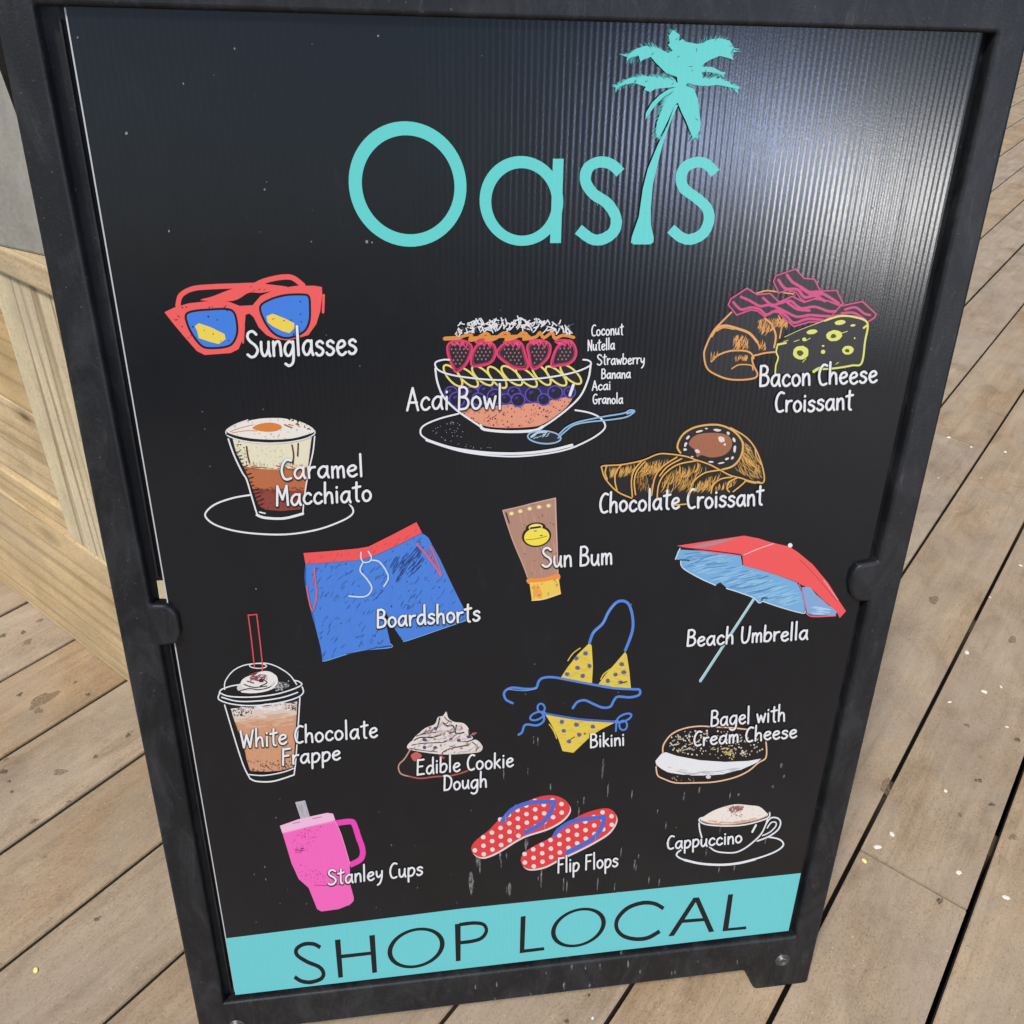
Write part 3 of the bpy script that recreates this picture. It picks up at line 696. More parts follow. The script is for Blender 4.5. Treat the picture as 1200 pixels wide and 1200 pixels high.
# --- acai bowl
A = Art('fruit_bowl_picture', .25, 470, 350, label='layered fruit bowl on a plate with a spoon')
PEACH = (232, 156, 128)
gran = [(262, 520), (330, 515), (400, 508), (480, 498), (560, 493), (650, 488), (720, 473), (800, 458), (782, 500), (732, 545), (670, 585), (620, 600), (500, 606), (400, 598), (340, 570)]
A.poly([(205, 425), (300, 405), (520, 410), (820, 405), (815, 450), (800, 465), (720, 480), (560, 500), (400, 512), (258, 520), (222, 470)], (44, 36, 92))
A.poly(gran, PEACH, True); A.dots(gran, 75, 2.0, 4.5, (50, 36, 34)); A.dots(gran, 50, 3, 6, (214, 128, 100))
for (x, y, r) in [(235, 440, 30), (262, 472, 36), (330, 445, 33), (395, 432, 34), (440, 458, 36), (362, 470, 30), (530, 440, 29), (620, 450, 38), (668, 472, 28), (722, 440, 34), (548, 474, 32), (790, 438, 27), (490, 470, 26)]:
    A.ell(x, y, r, r * 0.95, (24, 22, 48), n=20); A.ell(x, y, r, r * 0.95, (92, 76, 190), wd=6, n=20); A.ell(x - r * .25, y - r * .3, r * .3, r * .18, (66, 56, 140), rot=-30, n=10)
YEL = (240, 226, 120)
for i in range(9):
    x = 243 + i * 69; y = 362 + (6 if i % 2 else -2) - (0 if i < 6 else 6)
    A.ell(x, y, 62, 25, BLK, rot=42 if i % 3 else 50); A.ell(x, y, 62, 25, YEL, rot=42 if i % 3 else 50, wd=9)
PK = (226, 62, 112)
for (P, cx, cy) in (([(218, 220), (222, 270), (242, 320), (260, 342), (300, 312), (325, 262), (330, 222), (300, 198), (250, 195)], 275, 262), ([(332, 312), (332, 260), (358, 215), (400, 198), (437, 220), (442, 260), (422, 297), (380, 312)], 388, 258),
                    ([(450, 260), (470, 220), (520, 195), (562, 207), (582, 262), (592, 322), (540, 326), (498, 305)], 523, 262), ([(594, 215), (598, 270), (610, 322), (640, 322), (690, 272), (697, 215), (650, 195)], 644, 258), ([(704, 312), (714, 260), (740, 215), (790, 195), (817, 230), (817, 270), (790, 302), (740, 312)], 764, 258)):
    A.poly(P, (34, 32, 38), True); A.stroke(P, 10, PK, closed=True)
    Q = [(cx + (p[0] - cx) * .84, cy + (p[1] - cy) * .84) for p in P]
    A.stroke(Q, 4, (190, 50, 92), closed=True)
    Q2 = [(cx + (p[0] - cx) * .7, cy + (p[1] - cy) * .7) for p in P]
    for a in range(-2, 3):
        for b in range(-2, 4):
            q = (cx + a * 19 + (b % 2) * 9, cy + b * 17 + 8)
            if inside(q, Q2): A.ell(q[0], q[1], 4, 5, (176, 112, 126), n=7, dz=2e-6)
    sx = 1 if cx in (388, 523, 764) else -1
    T0 = (cx + 12 * sx, cy - 55)
    A.stroke([(cx - 42, cy - 58), (cx - 22, cy - 44), (cx - 12, cy - 60), (cx + 2, cy - 38), (cx + 14, cy - 58), (cx + 28, cy - 30), (cx + 36, cy - 54)], 8, PK, smooth=False)
    A.stroke([(cx - 40, cy - 62), (cx, cy - 66), (cx + 38, cy - 58)], 9, PK)
    A.hatch([(cx - 45, cy - 66), (cx + 45, cy - 66), (cx + 40, cy - 40), (cx - 40, cy - 40)], 8, 60, 14, 22, 5, (236, 92, 140), 40)
ORG = (228, 146, 66)
A.stroke([(205, 186), (262, 184), (305, 170), (330, 172), (322, 192), (350, 188), (392, 162), (412, 172), (398, 192), (440, 186), (478, 160), (505, 165), (492, 190), (540, 178), (570, 158), (590, 170), (575, 188), (630, 178), (650, 158), (668, 182), (706, 158), (720, 184), (760, 170), (808, 180)], 15, ORG, seg=4)
A.stroke([(205, 186), (240, 184), (275, 182)], 19, ORG); A.stroke([(340, 182), (410, 178), (480, 176), (560, 174), (600, 176)], 13, ORG)
rc = random.Random(5)
for i in range(150):
    t = rc.random(); x = 245 + 555 * t; top = 112 - 24 * math.sin(math.pi * t); y = rc.uniform(top + 6, 158 - 26 * math.sin(math.pi * t) + 8)
    a = R(rc.choice((-62, -50, 40, 62, 15, -20, 78))); l = rc.uniform(10, 17)
    A.stroke([(x - l * math.cos(a), y - l * math.sin(a)), (x + 2, y + 1), (x + l * math.cos(a), y + l * math.sin(a))], 5.5, (236, 238, 242) if i % 7 else (70, 72, 80), dz=2e-6, seg=3)
WL = (236, 240, 246)
A.stroke([(226, 285), (200, 284), (165, 294), (160, 312), (180, 336), (240, 356), (340, 371), (450, 379), (600, 376), (720, 362), (820, 340), (880, 314), (888, 297), (872, 286), (852, 284)], 8, WL)
A.stroke([(160, 325), (170, 390), (200, 460), (262, 522), (340, 576), (382, 604)], 9, WL); A.stroke([(887, 310), (877, 370), (842, 450), (782, 512), (704, 572), (656, 602)], 9, WL)
A.stroke([(372, 592), (392, 611), (500, 621), (620, 616), (664, 597)], 13, WL)
A.stroke([(268, 537), (180, 560), (110, 590), (90, 620), (110, 650), (200, 690), (330, 722), (500, 737), (650, 728), (780, 703), (880, 660), (940, 620), (955, 590), (930, 555), (880, 532), (815, 520)], 8, WL)
A.stroke([(120, 660), (240, 698), (400, 720), (560, 723), (700, 708), (800, 684)], 13, WL)
A.dots([(130, 610), (260, 560), (300, 640), (200, 680)], 34, 1.5, 3, (150, 155, 165)); A.dots([(250, 675), (420, 690), (420, 705), (300, 700)], 14, 1.5, 3, (120, 125, 135))
SPN = (150, 190, 226)
A.ell(670, 647, 78, 30, (30, 36, 44), rot=4); A.ell(670, 647, 78, 30, SPN, rot=4, wd=7)
A.stroke([(610, 645), (640, 625), (680, 622)], 10, (190, 214, 235)); A.hatch([(600, 640), (700, 618), (720, 640), (620, 660)], 10, -40, 12, 24, 4, (186, 210, 232), 15)
A.stroke([(735, 650), (768, 620), (810, 590), (880, 575), (980, 565), (1055, 552), (1092, 528)], 7, SPN); A.stroke([(742, 630), (775, 600), (830, 575), (950, 550), (1040, 535), (1070, 520), (1092, 522)], 7, SPN)
A.stroke([(1058, 536), (1082, 527)], 9, SPN)
A.stroke([(806, 402), (790, 450)], 13, WL)
A.done()
caption('caption', 'handwritten words Acai Bowl', [('Acai Bowl', 476.5, 480, 588, 478, 26, 0.0)], 3.0)
caption('ingredient_list', 'small handwritten list of six ingredients beside the bowl', [('Coconut', 693, 393, 730, 391.5, 12.5, 0), ('Nutella', 688.5, 410.2, 720, 409, 12, 0), ('Strawberry', 699.5, 427, 755, 425.8, 12, 0), ('Banana', 704.5, 443.2, 738.5, 442.3, 11, 0), ('Acai', 693.5, 457, 715, 456, 11, 0), ('Granola', 694.5, 472.7, 729.5, 472, 11, 0)], 1.75, halo=False)

# --- bacon cheese croissant
A = Art('bacon_croissant_picture', .2, 810, 300, label='croissant outline with pink bacon and holed cheese')
OR_ = (236, 168, 92)
body = [(235, 330), (180, 385), (130, 440), (90, 520), (75, 580), (95, 660), (160, 700), (225, 722), (300, 725), (370, 715), (388, 690), (365, 640), (360, 590), (440, 565), (500, 560), (540, 420), (520, 300), (490, 208), (390, 215)]
A.poly(body, (28, 27, 30))
for P, q in (([(385, 218), (440, 203), (490, 208), (600, 222)], 8), ([(235, 330), (180, 385), (130, 440), (90, 520), (75, 580), (95, 660), (160, 702), (225, 722), (300, 725), (370, 715), (388, 690), (365, 640), (358, 592), (400, 576), (440, 567), (496, 562)], 10),
             ([(118, 470), (150, 425), (200, 408), (270, 425), (340, 452), (388, 505)], 15), ([(118, 618), (160, 580), (230, 556), (310, 555), (350, 570), (366, 600)], 10), ([(238, 660), (280, 637), (350, 640), (362, 668)], 7), ([(430, 365), (470, 400), (495, 465), (486, 535)], 11), ([(512, 350), (530, 400), (518, 480)], 8), ([(350, 455), (385, 500), (400, 540)], 8), ([(150, 440), (190, 420), (250, 430)], 6)):
    A.stroke(P, q, OR_)
for P, n_ in (([(370, 370), (500, 360), (530, 400), (420, 480), (390, 440)], 36), ([(240, 460), (330, 460), (350, 560), (240, 550)], 34), ([(480, 340), (560, 360), (570, 440), (500, 420)], 24), ([(250, 580), (330, 575), (330, 620), (250, 620)], 16), ([(390, 480), (450, 500), (430, 560), (390, 560)], 8), ([(110, 560), (160, 540), (160, 600), (110, 620)], 6)):
    A.hatch(P, n_ * 2, -68, 16, 55, 3.2, OR_, 18, 0.2)
PKB = (214, 72, 128)
s1 = [(215, 285), (230, 250), (325, 188), (385, 225), (460, 218), (512, 268), (590, 235), (660, 270), (720, 250), (800, 262), (872, 292), (840, 340), (760, 388), (690, 385), (600, 412), (560, 380), (510, 330), (470, 325), (430, 355), (385, 320), (345, 315), (265, 345)]
s2 = [(480, 150), (492, 115), (610, 75), (660, 130), (720, 135), (755, 205), (850, 200), (888, 278), (860, 292), (790, 262), (740, 240), (680, 275), (640, 250), (612, 212), (560, 200), (512, 215)]
s3 = [(872, 292), (1000, 265), (1082, 340), (1070, 362), (1030, 387), (960, 352), (860, 345), (820, 350)]
A.poly(s2, (38, 30, 36)); A.stroke(s2, 8, PKB, closed=True, smooth=False)
for P in ([(560, 110), (590, 150), (640, 180), (690, 210), (745, 210), (800, 236), (860, 276)], [(510, 140), (550, 190), (620, 195), (662, 240), (722, 232), (780, 262)], [(640, 185), (700, 222), (760, 222)]): A.stroke(P, 17, PKB)
A.poly(s1, (38, 30, 36)); A.stroke(s1, 9, PKB, closed=True, smooth=False)
for P in ([(290, 238), (340, 260), (400, 292), (450, 286), (500, 300), (560, 330), (620, 355), (690, 345), (760, 350), (815, 352)], [(245, 270), (290, 312), (350, 300), (400, 312), (440, 342), (500, 318), (555, 350), (600, 390), (680, 367), (770, 374)], [(420, 245), (470, 284), (520, 275), (580, 262), (640, 305), (720, 296), (800, 322), (845, 322)], [(560, 270), (620, 310), (690, 318)]): A.stroke(P, 15, PKB)
A.poly(s3, (38, 30, 36)); A.stroke(s3, 9, PKB, closed=True, smooth=False)
for P in ([(900, 312), (960, 300), (1010, 335), (1045, 345)], [(880, 335), (950, 332), (1015, 372)]): A.stroke(P, 14, PKB)
CH = (226, 230, 110)
chp = [(500, 512), (560, 470), (700, 412), (800, 370), (870, 350), (960, 357), (1030, 390), (1015, 500), (995, 628), (850, 655), (720, 670), (600, 685), (495, 690), (505, 600)]
A.poly(chp, (33, 32, 36))
A.stroke([(545, 473), (650, 426), (790, 373)], 5, (200, 200, 130)); A.stroke([(780, 378), (870, 351), (960, 358), (1030, 392), (1016, 500), (996, 626), (940, 640), (850, 655), (760, 662)], 11, CH); A.stroke([(505, 515), (496, 560), (507, 595), (494, 640), (490, 690)], 9, CH); A.stroke([(505, 518), (552, 508)], 12, CH); A.stroke([(715, 676), (740, 660), (770, 650)], 16, CH); A.stroke([(1008, 420), (1028, 405)], 12, CH)
for (x, y, a, b, d) in ((640, 565, 46, 40, 1), (835, 465, 47, 32, 1), (915, 550, 34, 26, 1), (705, 443, 32, 14, 0), (870, 388, 32, 14, 0), (660, 487, 12, 11, 0), (770, 560, 13, 12, 0), (770, 525, 8, 5, 0), (945, 405, 15, 7, 0), (955, 480, 5, 5, 0)):
    A.ell(x, y, a, b, CH, -8, jit=0.04)
    if d: A.ell(x - 4, y + 3, a * .42, b * .42, (70, 72, 40), jit=0.2, n=10)
for P in ([(540, 500), (565, 492)], [(600, 500), (630, 490)], [(668, 495), (695, 480)], [(880, 450), (912, 440)], [(650, 620), (670, 600)], [(845, 632), (860, 622)]): A.stroke(P, 4, CH)
A.done()
caption('caption', 'handwritten words Bacon Cheese Croissant', [('Bacon Cheese', 889.5, 452.5, 1027, 448, 23.5, 0.02), ('Croissant', 908, 482.5, 998, 479, 22.5, 0.03)], 3.0)

# --- caramel macchiato
A = Art('coffee_glass_picture', .18333, 230, 470, label='layered coffee in a glass on a saucer')
A.stroke([(345, 600), (240, 618), (130, 655), (70, 700), (60, 740), (120, 790), (250, 830), (420, 850), (600, 850), (780, 820), (920, 770), (990, 730), (1003, 695), (980, 658)], 11, WL)
A.poly([(200, 215), (755, 215), (715, 460), (690, 620), (680, 730), (560, 750), (395, 735), (320, 500)], BLK)
A.poly([(225, 235), (350, 258), (470, 265), (600, 258), (740, 230), (730, 330), (715, 432), (600, 440), (450, 440), (285, 415), (245, 320)], (236, 230, 202))
A.poly([(283, 408), (330, 425), (450, 436), (600, 436), (715, 424), (700, 500), (692, 575), (540, 578), (368, 572), (318, 490)], (190, 112, 74))
A.poly([(360, 562), (450, 572), (540, 574), (691, 570), (682, 650), (676, 690), (540, 702), (445, 694), (395, 670)], (146, 70, 62))
A.hatch([(290, 400), (720, 420), (712, 450), (300, 440)], 34, 10, 20, 60, 5, (150, 84, 52), 10); A.hatch([(300, 380), (715, 400), (718, 430), (290, 420)], 40, 85, 14, 30, 4, (214, 160, 118), 10)
A.hatch([(355, 545), (695, 550), (690, 590), (370, 590)], 30, 10, 20, 50, 5, (120, 56, 48), 10)
A.dots([(300, 290), (560, 290), (560, 400), (300, 390)], 40, 2, 3.5, (202, 194, 168)); A.dots([(400, 600), (650, 600), (660, 690), (420, 690)], 25, 2, 4, (100, 44, 40))
A.dots([(225, 250), (300, 262), (330, 400), (280, 390)], 26, 2, 5, BLK)
for i in range(15):
    y = 330 + i * 24; x = 245 + i * 11
    A.stroke([(x, y), (x + random.uniform(22, 44), y - random.uniform(6, 18))], 6, BLK, dz=2e-6)
A.stroke([(225, 240), (250, 330), (290, 410), (330, 500), (385, 650), (420, 700)], 13, BLK); A.stroke([(742, 240), (722, 400), (700, 560), (672, 700)], 11, BLK)
for P in ([(322, 290), (328, 340), (340, 392)], [(612, 280), (622, 340), (618, 400)], [(652, 270), (648, 350)]): A.stroke(P, 9, (92, 44, 24))
foam = [(195, 190), (250, 150), (320, 122), (420, 104), (540, 102), (640, 122), (720, 155), (755, 190), (700, 222), (590, 240), (470, 245), (340, 236), (240, 215)]
A.poly(foam, (240, 236, 228), True); A.dots(foam, 34, 3, 7, (196, 188, 178)); A.dots([(560, 110), (640, 120), (740, 170), (740, 190), (620, 140)], 16, 3, 7, BLK)
A.poly([(360, 170), (400, 146), (470, 136), (530, 148), (547, 170), (510, 190), (450, 195), (390, 186)], (222, 134, 60), True)
A.stroke([(215, 195), (290, 168), (365, 150)], 5, (214, 150, 120)); A.stroke([(230, 202), (320, 188), (390, 190)], 5, (214, 150, 120)); A.stroke([(565, 150), (612, 170)], 9, (170, 84, 40)); A.stroke([(590, 148), (620, 155)], 6, (170, 84, 40)); A.stroke([(635, 145), (662, 162)], 8, (214, 130, 80))
A.stroke([(330, 122), (420, 106), (540, 104), (600, 114)], 6, BLK)
A.stroke([(198, 212), (300, 240), (470, 252), (620, 243), (755, 205)], 13, BLK)
A.stroke([(190, 200), (205, 222), (290, 250), (400, 265), (540, 266), (680, 244), (752, 212), (757, 188)], 7, WL); A.stroke([(190, 205), (196, 182), (250, 148), (330, 118)], 6, WL)
A.stroke([(205, 240), (240, 340), (292, 450), (322, 500), (352, 600), (382, 700), (395, 732)], 10, WL); A.stroke([(757, 225), (745, 330), (715, 460), (690, 620), (682, 712)], 9, WL); A.stroke([(388, 726), (440, 744), (560, 748), (682, 718)], 16, WL); A.stroke([(405, 708), (440, 716)], 9, WL)
A.done()
caption('caption', 'handwritten words Caramel Macchiato', [('Caramel', 330, 561, 426, 557.6, 23, -0.05), ('Macchiato', 324, 592, 435.5, 586.3, 22.5, -0.03)], 3.1)

# --- chocolate croissant
A = Art('chocolate_croissant_picture', .18333, 690, 480, label='gold outlined croissant with chocolate filling')
GO = (232, 178, 92)
back = [(585, 275), (565, 240), (580, 190), (620, 140), (700, 105), (820, 95), (910, 115), (1000, 170), (1060, 240), (1100, 340), (1120, 430), (1110, 465), (1060, 462), (1000, 450), (850, 382)]
A.poly(back, (30, 28, 30), True)
A.hatch([(980, 190), (1040, 240), (1095, 340), (1115, 440), (1060, 455), (980, 420), (925, 370), (970, 310)], 110, 55, 25, 75, 3.2, GO, 14, 0.25)
A.stroke([(585, 275), (566, 240), (580, 190), (620, 142), (700, 106), (820, 96), (910, 127), (968, 182), (985, 240), (965, 310), (920, 360), (850, 383)], 12, GO); A.stroke([(905, 115), (1000, 172), (1060, 242), (1102, 342), (1121, 430), (1110, 467), (1060, 462), (1000, 448)], 9, GO); A.stroke([(1062, 250), (1070, 300), (1100, 350)], 7, GO); A.stroke([(1105, 470), (1080, 458), (1060, 470), (1000, 455)], 6, GO)
cho = [(640, 225), (650, 190), (690, 160), (760, 148), (850, 152), (900, 175), (915, 220), (895, 265), (850, 295), (780, 305), (720, 290), (690, 302), (680, 260)]
A.poly(cho, (168, 106, 76), True); A.dots(cho, 60, 2, 4, (150, 92, 64))
for (x, y, a, b, r_) in ((848, 190, 23, 18, 30), (868, 222, 8, 8, 0), (693, 265, 17, 12, 20), (820, 130, 25, 8, 5), (705, 138, 22, 7, -15), (632, 178, 15, 9, -50), (618, 222, 8, 16, 20), (614, 255, 12, 8, 0), (890, 150, 12, 9, 40), (927, 192, 8, 16, -20), (932, 252, 9, 24, 5), (916, 308, 12, 7, -50), (882, 314, 14, 7, -20), (846, 340, 22, 5, -10), (780, 333, 16, 6, 5), (660, 300, 8, 5, 0), (750, 120, 9, 5, 0)):
    A.ell(x, y, a, b, (232, 224, 214), r_, n=10, jit=.15)
fr = [(80, 372), (90, 355), (210, 348), (340, 320), (440, 281), (520, 281), (620, 296), (720, 330), (830, 370), (900, 415), (990, 440), (985, 465), (920, 520), (850, 560), (740, 590), (620, 605), (500, 608), (380, 595), (270, 560), (180, 520), (110, 440)]
A.poly(fr, (30, 28, 30))
A.hatch([(120, 365), (200, 355), (170, 430), (130, 440)], 26, 100, 30, 70, 3, GO, 12, -.2); A.hatch([(205, 355), (330, 330), (275, 420), (180, 440)], 42, 110, 30, 70, 3, GO, 12, -.2); A.hatch([(350, 330), (560, 300), (420, 420), (290, 440)], 70, 115, 35, 90, 3.2, GO, 14, -.25); A.hatch([(300, 400), (420, 400), (400, 540), (300, 520)], 34, 100, 25, 60, 4, (180, 130, 60), 12, -.2)
A.hatch([(560, 350), (690, 325), (830, 380), (670, 440), (640, 540), (450, 540), (460, 440)], 110, 112, 35, 90, 3.2, GO, 14, -.25); A.hatch([(680, 460), (830, 390), (910, 420), (800, 470), (770, 530), (650, 540)], 60, 112, 30, 70, 3.2, GO, 14, -.25); A.hatch([(800, 480), (930, 430), (980, 445), (900, 500), (790, 530)], 34, 108, 22, 50, 3.2, GO, 14, -.25)
A.stroke([(80, 372), (90, 356), (210, 348), (340, 321), (440, 281), (520, 281), (620, 296), (690, 322)], 9, GO); A.stroke([(690, 320), (770, 348), (840, 385), (905, 418), (990, 441), (986, 466), (920, 520)], 9, GO); A.stroke([(80, 372), (105, 440), (180, 520), (272, 562)], 9, GO); A.stroke([(545, 606), (620, 600)], 9, GO)
for P in ([(112, 356), (102, 400), (115, 440)], [(205, 350), (170, 400), (165, 455), (178, 512)], [(340, 321), (290, 380), (270, 450), (276, 552)], [(356, 328), (305, 390), (288, 460), (296, 540)], [(560, 300), (470, 360), (420, 430), (398, 545)], [(690, 322), (565, 348), (480, 410), (443, 480), (434, 560)], [(840, 382), (740, 400), (672, 450), (643, 510), (640, 545)], [(910, 428), (840, 440), (792, 480), (778, 530)], [(945, 432), (893, 460), (880, 500), (895, 522)], [(590, 310), (500, 360), (450, 420)]): A.stroke(P, 9, GO)
A.done()
caption('caption', 'handwritten words Chocolate Croissant', [('Chocolate Croissant', 702.5, 600, 893.5, 591, 22, 0.02)], 3.0)

# --- boardshorts
A = Art('boardshorts_picture', .2, 340, 600, label='blue swim shorts with red waistband')
bl = [(90, 300), (250, 288), (420, 273), (500, 248), (640, 183), (768, 118), (810, 150), (880, 280), (950, 430), (1020, 570), (1046, 632), (900, 682), (680, 757), (655, 748), (610, 680), (545, 560), (560, 650), (590, 780), (580, 795), (400, 817), (215, 870), (190, 868), (180, 800), (140, 640), (110, 520), (88, 400)]
A.poly(bl, (76, 134, 228))
A.hatch(bl, 150, -52, 12, 48, 3.2, (44, 76, 150), 14); A.hatch([(540, 300), (780, 180), (820, 300), (620, 440)], 46, -56, 30, 90, 3.6, (38, 64, 130), 8); A.dots(bl, 46, 2, 4.5, (32, 50, 104)); A.hatch(bl, 60, -50, 20, 60, 3, (104, 160, 240), 20)
A.stroke([(192, 866), (215, 868), (400, 812), (585, 792), (588, 770)], 5, (120, 178, 240)); A.stroke([(664, 752), (690, 750), (900, 678), (1040, 630)], 5, (120, 178, 240)); A.stroke([(90, 320), (88, 400), (110, 520), (140, 640)], 5, (58, 104, 190)); A.stroke([(330, 830), (480, 800), (580, 782)], 4, (40, 70, 140))
wb_ = [(78, 238), (250, 225), (400, 211), (460, 200), (600, 130), (740, 57), (772, 118), (640, 186), (500, 250), (420, 276), (250, 291), (90, 302)]
A.poly(wb_, (244, 90, 92)); A.hatch(wb_, 26, -55, 8, 30, 3, (190, 60, 66), 14)
A.stroke([(140, 325), (148, 400), (156, 480), (132, 575), (108, 505), (98, 430)], 8, (224, 108, 124)); A.stroke([(140, 380), (128, 420)], 4, (224, 108, 124))
A.stroke([(742, 185), (795, 245), (845, 310), (884, 370)], 11, (214, 104, 128)); A.stroke([(822, 195), (860, 285), (886, 365)], 9, (214, 104, 128)); A.hatch([(760, 190), (820, 200), (880, 360), (840, 310)], 14, -60, 12, 30, 4, (214, 104, 128), 10)
DSt = (206, 228, 246)
A.stroke([(415, 234), (416, 270), (432, 292), (466, 288), (476, 262), (458, 228)], 8, DSt); A.stroke([(428, 292), (410, 340), (450, 390), (478, 440), (460, 480), (420, 495), (345, 490)], 9, DSt); A.stroke([(480, 280), (520, 288), (558, 335), (575, 385), (550, 432)], 9, DSt)
A.done()
caption('caption', 'handwritten word Boardshorts', [('Boardshorts', 442, 734.5, 562.5, 726.5, 20.5, -0.02)], 2.9)

# --- sunscreen tube
A = Art('sunscreen_tube_picture', .13333, 570, 570, label='brown sunscreen tube with a yellow cap and yellow emblem')
tb = [(140, 215), (280, 182), (420, 145), (612, 100), (618, 300), (628, 560), (633, 770), (500, 805), (365, 815), (320, 690), (230, 470)]
A.poly(tb, (182, 140, 122)); A.hatch(tb, 40, 80, 40, 140, 10, (196, 152, 134), 10); A.dots(tb, 26, 4, 8, (120, 84, 74)); A.stroke([(145, 212), (280, 182), (420, 146), (606, 103)], 12, (206, 168, 156)); A.stroke([(606, 105), (612, 300), (622, 560), (628, 760)], 10, (214, 178, 166)); A.stroke([(145, 215), (230, 470), (322, 690), (362, 800)], 9, (210, 172, 160)); A.stroke([(172, 232), (200, 320)], 12, (60, 46, 44))
A.poly([(360, 812), (500, 802), (630, 765), (636, 822), (500, 850), (380, 860)], (244, 150, 74), True)
yp = [(378, 845), (500, 838), (635, 808), (655, 942), (530, 985), (462, 1000), (400, 1004)]
A.poly(yp, (245, 208, 96)); A.hatch([(400, 860), (460, 850), (500, 990), (410, 1000)], 22, 75, 40, 110, 16, (240, 168, 80), 14); A.hatch(yp, 12, -45, 10, 30, 5, (90, 70, 40), 20); A.stroke([(400, 1000), (462, 996), (530, 982), (652, 940)], 9, (250, 228, 150))
for (x, y) in ((220, 237), (298, 217), (380, 195), (462, 180), (545, 168)): A.ell(x, y, 24, 20, (216, 184, 130)); A.ell(x, y, 15, 13, (250, 238, 170))
A.ell(440, 435, 130, 96, (40, 30, 26), -8); A.ell(432, 358, 88, 42, (40, 30, 26), -6); A.ell(442, 440, 112, 79, (248, 230, 84), -8); A.ell(432, 356, 62, 28, (250, 232, 130), -6)
A.stroke([(388, 366), (474, 354)], 17, (40, 30, 26)); A.stroke([(345, 468), (440, 458), (530, 435)], 5, (90, 76, 40)); A.ell(430, 390, 16, 6, (150, 130, 60)); A.ell(482, 430, 12, 6, (120, 100, 50))
A.done()
caption('caption', 'handwritten words Sun Bum', [('Sun Bum', 635, 664, 717, 660.5, 22, 0.0)], 2.8)

# --- beach umbrella
A = Art('beach_umbrella_picture', .18333, 780, 610, label='red and light blue tilted beach umbrella')
A.stroke([(568, 495), (222, 1026)], 17, (166, 206, 216), smooth=False); A.stroke([(560, 500), (216, 1022)], 4, (210, 236, 240), smooth=False)
und = [(85, 185), (250, 195), (480, 225), (490, 285), (610, 318), (720, 352), (840, 396), (880, 480), (895, 580), (870, 588), (740, 552), (620, 512), (595, 522), (560, 490), (390, 430), (350, 395), (320, 410), (220, 367), (110, 302), (92, 252), (60, 246), (75, 200)]
A.poly(und, (120, 178, 226)); A.hatch(und, 90, -14, 60, 180, 6, (152, 204, 238), 8); A.hatch(und, 36, -14, 60, 160, 5, (92, 146, 200), 8)
A.poly([(870, 425), (920, 418), (960, 470), (1040, 540), (1097, 575), (1085, 605), (940, 605), (903, 590)], (136, 172, 220)); A.hatch([(905, 540), (1090, 570), (1085, 600), (940, 600)], 14, 8, 30, 80, 8, (176, 214, 242), 6)
A.poly([(70, 160), (300, 125), (500, 95), (590, 112), (680, 140), (790, 165), (850, 205), (940, 280), (1040, 400), (1100, 500), (1152, 578), (1112, 622), (1090, 577), (1000, 502), (930, 430), (870, 412), (840, 392), (720, 350), (610, 316), (495, 286), (490, 222), (330, 208), (180, 184)], (246, 92, 94))
A.poly([(150, 172), (300, 132), (470, 108), (330, 150), (230, 172)], (178, 142, 152)); A.stroke([(500, 218), (600, 176), (690, 146)], 6, (236, 190, 196)); A.stroke([(855, 250), (910, 300), (1000, 400), (1090, 510)], 4, (180, 60, 70)); A.stroke([(852, 405), (880, 480), (893, 585)], 7, (206, 110, 130)); A.stroke([(900, 592), (940, 612), (1085, 607)], 8, (240, 110, 114)); A.stroke([(1010, 380), (1060, 450), (1100, 505)], 5, (250, 170, 180))
A.stroke([(95, 258), (112, 304), (220, 368), (318, 412)], 7, (208, 228, 244)); A.stroke([(388, 432), (470, 458), (560, 492), (595, 524), (618, 514)], 7, (208, 228, 244)); A.stroke([(618, 514), (740, 555), (870, 590), (892, 582)], 7, (208, 228, 244)); A.stroke([(92, 175), (62, 246)], 7, (208, 228, 244))
A.ell(345, 408, 14, 9, BLK); A.stroke([(612, 512), (622, 494), (648, 494)], 7, BLK); A.stroke([(90, 250), (150, 252)], 6, BLK); A.stroke([(85, 170), (300, 193), (480, 216)], 6, BLK)
A.ell(795, 157, 15, 14, (240, 242, 244))
A.done()
caption('caption', 'handwritten words Beach Umbrella', [('Beach Umbrella', 804.5, 756.5, 946, 748.2, 18.5, 0.06)], 2.7)

# --- frappe
A = Art('frozen_coffee_picture', .19164, 240, 700, label='iced coffee cup with domed lid and red straw')
A.poly([(90, 575), (600, 525), (598, 580), (300, 658), (95, 630)], BLK)
A.poly([(120, 650), (580, 610), (545, 1085), (420, 1120), (320, 1122), (272, 1100)], BLK)
cup = [(178, 745), (300, 730), (440, 720), (562, 700), (552, 880), (540, 1040), (460, 1060), (380, 1066), (278, 1062), (232, 920)]
A.poly(cup, (212, 158, 124)); A.dots(cup, 70, 2, 4, (186, 128, 98))
fo = [(160, 680), (240, 672), (350, 668), (470, 655), (565, 635), (562, 715), (500, 735), (400, 748), (300, 745), (182, 765)]
A.poly(fo, (226, 206, 194)); A.hatch([(180, 735), (560, 695), (555, 780), (200, 800)], 60, -5, 30, 80, 9, (220, 178, 152), 12); A.hatch([(150, 668), (565, 630), (562, 690), (170, 720)], 60, -8, 20, 60, 6, (244, 240, 238), 14); A.dots([(150, 660), (300, 665), (280, 720), (180, 730)], 70, 2, 5, (60, 58, 60)); A.dots([(480, 640), (570, 622), (566, 690), (500, 690)], 36, 2, 5, (60, 58, 60)); A.dots([(240, 1000), (540, 990), (536, 1050), (290, 1065)], 60, 2, 5, (84, 60, 50)); A.stroke([(150, 680), (235, 920), (278, 1062), (440, 1064), (540, 1042)], 8, BLK)
